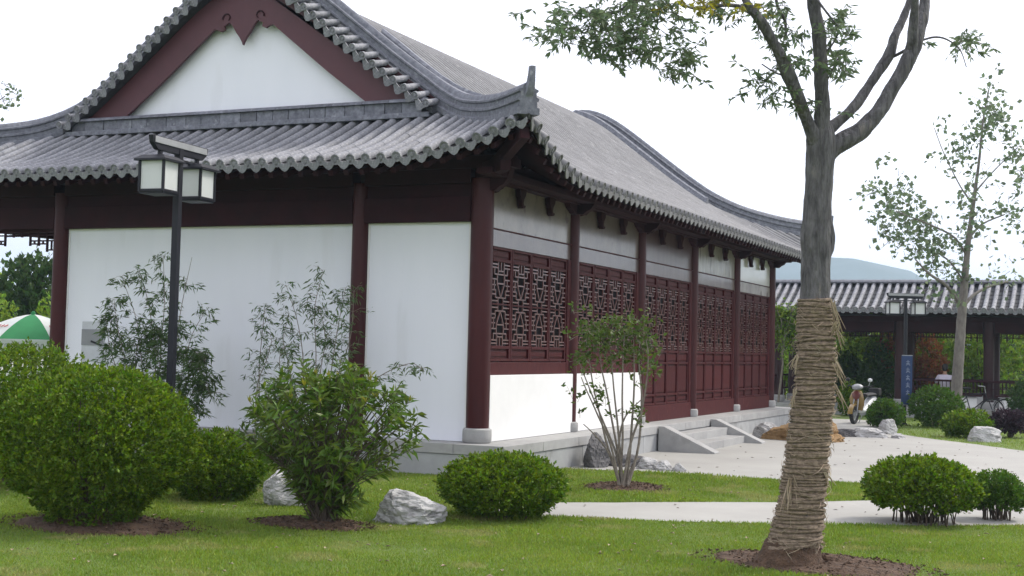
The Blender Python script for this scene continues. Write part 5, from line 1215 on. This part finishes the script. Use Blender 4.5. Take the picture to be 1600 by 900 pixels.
def scooter():
    v = on(1347, 662, 2, G); hd = CAM-v; a = atan2(hd.y, hd.x)-pi/2-radians(22); t = thing('motor_scooter', 'parked yellow and red motor scooter with mirrors seen from the front', 'scooter', v, a)
    R = .235; wheel(t, .55, R, .052, 5, 3); wheel(t, -.60, R, .056, 5, 3)
    b = MB(); fr = []
    for y, z, w, h in ((-.92, .62, .05, .05), (-.75, .60, .11, .12), (-.5, .55, .13, .16), (-.2, .42, .12, .12), (.0, .34, .11, .06), (.18, .34, .12, .06), (.30, .44, .13, .10)): fr.append((Vector((0, y, z)), Vector((w, 0, 0)), Vector((0, 0, h))))
    b.sweep(fr, [(cos(q), sin(q)) for q in np.linspace(0, 2*pi, 13)[:-1]]); b.build('body', M['scwhite'], t)
    s = MB(); s.sweep([(Vector((0, y, z)), Vector((w, 0, 0)), Vector((0, 0, .045))) for y, z, w in ((-.85, .74, .08), (-.6, .76, .13), (-.3, .75, .14), (-.1, .73, .10))], [(cos(q), sin(q)) for q in np.linspace(0, 2*pi, 11)[:-1]]); s.build('seat', M['rubber'], t)
    f = MB(); f.sweep([(Vector((0, y, z)), Vector((w, 0, 0)), Vector((0, .03, .02))) for y, z, w in ((.30, .36, .13), (.34, .50, .19), (.38, .66, .20), (.36, .80, .15), (.33, .86, .10))], [(cos(q), sin(q)) for q in np.linspace(0, 2*pi, 13)[:-1]]); fs_ = f.build('leg_shield', M['yellow'], t)
    f = MB(); f.sweep([(Vector((0, y, z)), Vector((w, 0, 0)), Vector((0, .02, .02))) for y, z, w in ((.41, .62, .04), (.43, .70, .10), (.42, .78, .12), (.38, .84, .05))], [(cos(q), sin(q)) for q in np.linspace(0, 2*pi, 11)[:-1]]); f.build('red_panel', M['scred'], fs_)
    f = MB(); f.sweep([(Vector((0, .55+.27*cos(q), R+.27*sin(q)+.01)), Vector((.065, 0, 0)), Vector((0, .012*cos(q), .012*sin(q)))) for q in np.linspace(.1, 2.6, 12)], [(1, -1), (1, .3), (0, 1), (-1, .3), (-1, -1)]); f.build('front_mudguard', M['yellow'], t)
    f = MB(); f.tube([(.07, .55, R), (.06, .42, .60), (.0, .34, .88)], .018, 7); f.tube([(-.07, .55, R), (-.06, .42, .60), (0, .34, .88)], .018, 7); f.build('fork', M['metal'], t)
    h = MB(); h.tube([(-.34, .16, .98), (-.18, .28, .97), (0, .32, .93), (.18, .28, .97), (.34, .16, .98)], .016, 8); hb = h.build('handlebar', M['rubber'], t)
    h = MB(); h.sweep([(Vector((0, y, z)), Vector((w, 0, 0)), Vector((0, 0, hh))) for y, z, w, hh in ((.22, .95, .10, .05), (.32, .96, .15, .08), (.42, .95, .12, .07), (.46, .94, .06, .04))], [(cos(q), sin(q)) for q in np.linspace(0, 2*pi, 13)[:-1]]); h.build('headlamp_cowl', M['metal'], hb)
    for sx in (-1, 1): h = MB(); h.tube([(sx*.25, .22, .98), (sx*.30, .24, 1.10)], .007, 5); h.lathe([(.01, -.05), (.055, -.03), (.06, 0), (.055, .03), (.01, .05)], (sx*.30, .24, 1.14), 10); h.build('mirror', M['scwhite'] if sx < 0 else M['rubber'], hb)
    bk = MB(); bk.box((-.14, -.98, .72), (.14, -.76, .92)); bk.build('rear_box', M['rubber'], t, bevel=.03)
    st_ = MB(); st_.tube([(.02, -.1, .28), (.16, -.16, .0)], .012, 5); st_.build('stand', M['metal'], t)
scooter()
def bicycle(label, loc, rz):
    t = thing('bicycle', label, 'bicycle', loc, rz, 'bicycles parked at the walkway'); R = .33
    wheel(t, .52, R, .020, 14, .6); wheel(t, -.52, R, .020, 14, .6)
    f = MB(); bb = (0, -.06, .28); se = (0, -.20, .78); hd_ = (0, .34, .80)
    for a, b in ((bb, se), (bb, (0, .37, .66)), ((0, -.19, .72), hd_), ((0, -.52, R), bb), ((0, -.52, R), (0, -.18, .66)), (hd_, (0, .37, .62))): f.tube([a, b], .016, 7)
    f.build('frame', M['black'], t); f = MB(); f.tube([(0, .37, .64), (.045, .44, .55), (.045, .52, R)], .012, 6); f.tube([(0, .37, .64), (-.045, .44, .55), (-.045, .52, R)], .012, 6); f.build('fork', M['black'], t)
    f = MB(); f.tube([(0, .34, .8), (0, .31, .96)], .013, 6); f.tube([(-.28, .14, 1.0), (-.22, .30, .99), (0, .32, .95), (.22, .30, .99), (.28, .14, 1.0)], .012, 6); f.build('handlebar', M['metal'], t)
    f = MB(); f.tube([se, (0, -.22, .90)], .013, 6); f.sweep([(Vector((0, y, .92)), Vector((w, 0, 0)), Vector((0, 0, .03))) for y, w in ((-.36, .08), (-.28, .09), (-.15, .04), (-.06, .02))], [(cos(q), sin(q)) for q in np.linspace(0, 2*pi, 9)[:-1]]); f.build('saddle', M['rubber'], t)
    for cy in (.52, -.52):
        f = MB(); f.sweep([(Vector((0, cy+.355*cos(q), R+.355*sin(q))), Vector((.025, 0, 0)), Vector((0, .004*cos(q), .004*sin(q)))) for q in np.linspace(.5, 2.8, 12)], [(1, -1), (1, 1), (-1, 1), (-1, -1)]); f.build('mudguard', M['black'], t)
    f = MB(); f.box((-.07, -.70, .68), (.07, -.36, .695)); f.tube([(.05, -.66, .68), (.03, -.52, R)], .006, 4); f.build('rear_rack', M['metal'], t)
    f = MB(); ring(f, (.03, -.06, .28), .09, .008, n=16, k=5); f.tube([(.05, -.06, .28), (.06, .02, .14)], .009, 5); f.tube([(-.05, -.06, .28), (-.06, -.14, .42)], .009, 5); f.build('crank', M['metal'], t); return t
v = on(1520, 672, 2, G); v = at(1520, 640, 38.0); v.z = G; bicycle('black bicycle parked before the low white seat wall', v, -pi/2+.15)
v = at(1600, 645, 37.6); v.z = G; bicycle('black bicycle cut off by the right edge of the photo', v, -pi/2-.25)

# ---------------------------------------------------------------- seated person, seen from behind
def skin_obj(name, pts, edges, m, parent, sub=2):
    me = bpy.data.meshes.new(name); me.from_pydata([p[:3] for p in pts], edges, []); me.materials.append(m); o = put(name, me, parent)
    s = o.modifiers.new('skin', 'SKIN'); s.use_smooth_shade = True
    for i, p in enumerate(pts): me.skin_vertices[0].data[i].radius = (p[3], p[4] if len(p) > 4 else p[3])
    me.skin_vertices[0].data[0].use_root = True; u = o.modifiers.new('sub', 'SUBSURF'); u.levels = sub; u.render_levels = sub; return o
seat = at(1474, 600, 39.6)
pr = thing('person', 'seated person with black hair and a pale lilac shirt seen from behind in the walkway', 'person', (seat.x, CYF+.05, CZ+.42), YAW*-1*0+.12)
# local: +y is the way the person faces (away from the camera); z up from the seat
body = [(0, 0, .10, .15, .12), (0, -.02, .28, .14, .11), (0, -.02, .44, .165, .11), (0, .0, .54, .10, .09), (0, .02, .60, .052, .052), (0, .03, .66, .05, .06), (0, .04, .745, .075, .095), (0, .04, .82, .055, .07),
        (.17, .0, .50, .062, .06), (.235, .02, .34, .046, .046), (.22, .20, .17, .036, .036), (.14, .30, .14, .030, .026), (.11, .36, .13, .034, .018),
        (-.17, .0, .50, .062, .06), (-.235, .02, .34, .046, .046), (-.22, .20, .17, .036, .036), (-.14, .30, .14, .030, .026), (-.11, .36, .13, .034, .018),
        (.10, .18, .08, .085, .08), (.11, .46, .07, .062, .06), (.11, .47, -.12, .052, .05), (.11, .45, -.36, .036, .036), (.11, .56, -.39, .04, .028),
        (-.10, .18, .08, .085, .08), (-.11, .46, .07, .062, .06), (-.11, .47, -.12, .052, .05), (-.11, .45, -.36, .036, .036), (-.11, .56, -.39, .04, .028)]
ed = [(0, 1), (1, 2), (2, 3), (3, 4), (4, 5), (5, 6), (6, 7), (2, 8), (8, 9), (9, 10), (10, 11), (11, 12), (2, 13), (13, 14), (14, 15), (15, 16), (16, 17), (0, 18), (18, 19), (19, 20), (20, 21), (21, 22), (0, 23), (23, 24), (24, 25), (25, 26), (26, 27)]
skin_obj('body', body, ed, M['skin'], pr)
sh = [(0, 0, .10, .165, .135), (0, -.02, .28, .155, .125), (0, -.02, .44, .18, .125), (0, .0, .545, .11, .10), (.17, .0, .50, .075, .072), (.24, .01, .36, .062, .06), (.245, .03, .30, .06, .056), (-.17, .0, .50, .075, .072), (-.24, .01, .36, .062, .06), (-.245, .03, .30, .06, .056)]
skin_obj('shirt', sh, [(0, 1), (1, 2), (2, 3), (2, 4), (4, 5), (5, 6), (2, 7), (7, 8), (8, 9)], M['shirt'], pr)
tr_ = [(0, .0, .06, .16, .13), (.10, .18, .08, .098, .09), (.11, .46, .07, .075, .073), (.11, .47, -.12, .064, .062), (.11, .45, -.33, .052, .052), (-.10, .18, .08, .098, .09), (-.11, .46, .07, .075, .073), (-.11, .47, -.12, .064, .062), (-.11, .45, -.33, .052, .052)]
skin_obj('trousers', tr_, [(0, 1), (1, 2), (2, 3), (3, 4), (0, 5), (5, 6), (6, 7), (7, 8)], M['trouser'], pr)
skin_obj('hair', [(0, -.015, .655, .062, .05), (0, -.01, .74, .092, .10), (0, .02, .83, .088, .095), (0, .06, .87, .06, .05)], [(0, 1), (1, 2), (2, 3)], M['hair'], pr)
for sx in (-1, 1):
    for k in range(5):          # fingers and thumb resting on the knees
        mb = MB(); x = sx*(.145-.017*k) if k < 4 else sx*.075; L = (.055, .068, .072, .062, .05)[k]; y0 = .375 if k < 4 else .345
        mb.tube([(x, y0, .135), (x*1.0, y0+L*.6, .137), (x, y0+L, .118)], [.0085, .0075, .006], 6); mb.build('finger', M['skin'], pr)

# ---------------------------------------------------------------- small things on the paving
lf = MB()
for _ in range(160):
    while True:
        x, y = random.uniform(1, 9), random.uniform(-3, 16)
        if inpoly([x], [y], PLAZA)[0]: break
    s = random.uniform(.015, .04); a = random.uniform(0, 6.28); lf.add([(x+s*cos(a), y+s*sin(a), G+.012), (x-s*.5*sin(a), y+s*.5*cos(a), G+.016), (x-s*cos(a), y-s*sin(a), G+.011), (x+s*.5*sin(a), y-s*.5*cos(a), G+.02)], [(0, 1, 2), (0, 2, 3)])
o = lf.build('fallen_leaves', M['soil'], smooth=False); tag(o, 'scattered dry leaves and grit on the pale paving', 'leaves', kind='stuff')

lf = MB()
for _ in range(520):
    x, y = random.uniform(-4, 9), random.uniform(-9, 2)
    if inpoly([x], [y], PLAZA)[0] or (x < PX+.1 and y > PY-.1): continue
    s = random.uniform(.012, .035); a = random.uniform(0, 6.28); h = random.uniform(.02, .04); lf.add([(x+s*cos(a), y+s*sin(a), G+h), (x-s*.5*sin(a), y+s*.5*cos(a), G+h+.008), (x-s*cos(a), y-s*sin(a), G+h-.004), (x+s*.5*sin(a), y-s*.5*cos(a), G+h+.01)], [(0, 1, 2), (0, 2, 3)])
o = lf.build('lawn_litter', M['straw2'], smooth=False); tag(o, 'dry straw coloured leaf litter scattered over the near lawn', 'leaves', kind='stuff')
n = 900; cc = rng.uniform([-5, -9.5], [9, 2.5], (n, 2)); ok = ~inpoly(cc[:, 0], cc[:, 1], PLAZA) & ~((cc[:, 0] < PX+.1) & (cc[:, 1] > PY-.1)); cc = cc[ok]; cc = np.repeat(cc, 9, 0)+rng.normal(size=(len(cc)*9, 2))*.02
Pw = np.column_stack([cc, np.full(len(cc), G)]); Dw = rng.normal(size=(len(cc), 3))*.7+np.array([0, 0, .8]); o = put('lawn_weeds', leaf_mesh('lawn_weeds', Pw, Dw, rng.uniform(.025, .05, len(cc)), .3, M['blade'])); tag(o, 'small darker weed tufts standing in the lawn', 'weeds', kind='stuff')
# ---------------------------------------------------------------- hill and air
def hill():
    mb = MB(); NX, NY = 90, 14; vs = []; fs = []; Zh = 1500
    prof = [(-1200, 470), (-600, 440), (0, 455), (500, 450), (900, 440), (1150, 422), (1210, 415), (1265, 406), (1315, 402), (1350, 405), (1400, 420), (1450, 439), (1500, 452), (1600, 470), (1800, 490), (2200, 515), (2800, 545)]
    px = np.linspace(-1200, 2800, NX+1); top = np.interp(px, [a for a, _ in prof], [b for _, b in prof])
    for i in range(NX+1):
        crest = at(px[i], top[i], Zh); dirv = Vector((crest.x-CAM.x, crest.y-CAM.y, 0)).normalized()
        for j in range(NY+1):
            q = j/NY*2-1; h = (crest.z-G)*(1-abs(q)**1.6)+5*sin(i*1.7+j*2.1)*(1-abs(q)); p = Vector((crest.x, crest.y, 0))+dirv*q*380; vs.append((p.x, p.y, G-1+max(h, 0)))
    for i in range(NX):
        for j in range(NY): a = i*(NY+1)+j; fs.append((a, a+1, a+NY+2, a+NY+1))
    mb.add(vs, fs); o = mb.build('distant_hill', M['hill']); o['kind'] = 'structure'
hill()
HZ = 0.00050
hm = bpy.data.materials.new('air'); hm.use_nodes = True; hn = hm.node_tree.nodes; hn.remove(hn['Principled BSDF']); pv = hn.new('ShaderNodeVolumePrincipled')
pv.inputs['Color'].default_value = (.62, .82, 1, 1); pv.inputs['Density'].default_value = HZ; pv.inputs['Anisotropy'].default_value = .3; hm.node_tree.links.new(pv.outputs[0], hn['Material Output'].inputs['Volume'])
mb = MB(); mb.box((-2000, -700, G-1.2), (1300, 2700, 150)); hz = mb.build('haze', hm, smooth=False); tag(hz, 'thin pale haze in the air over the whole garden', 'haze', kind='stuff')
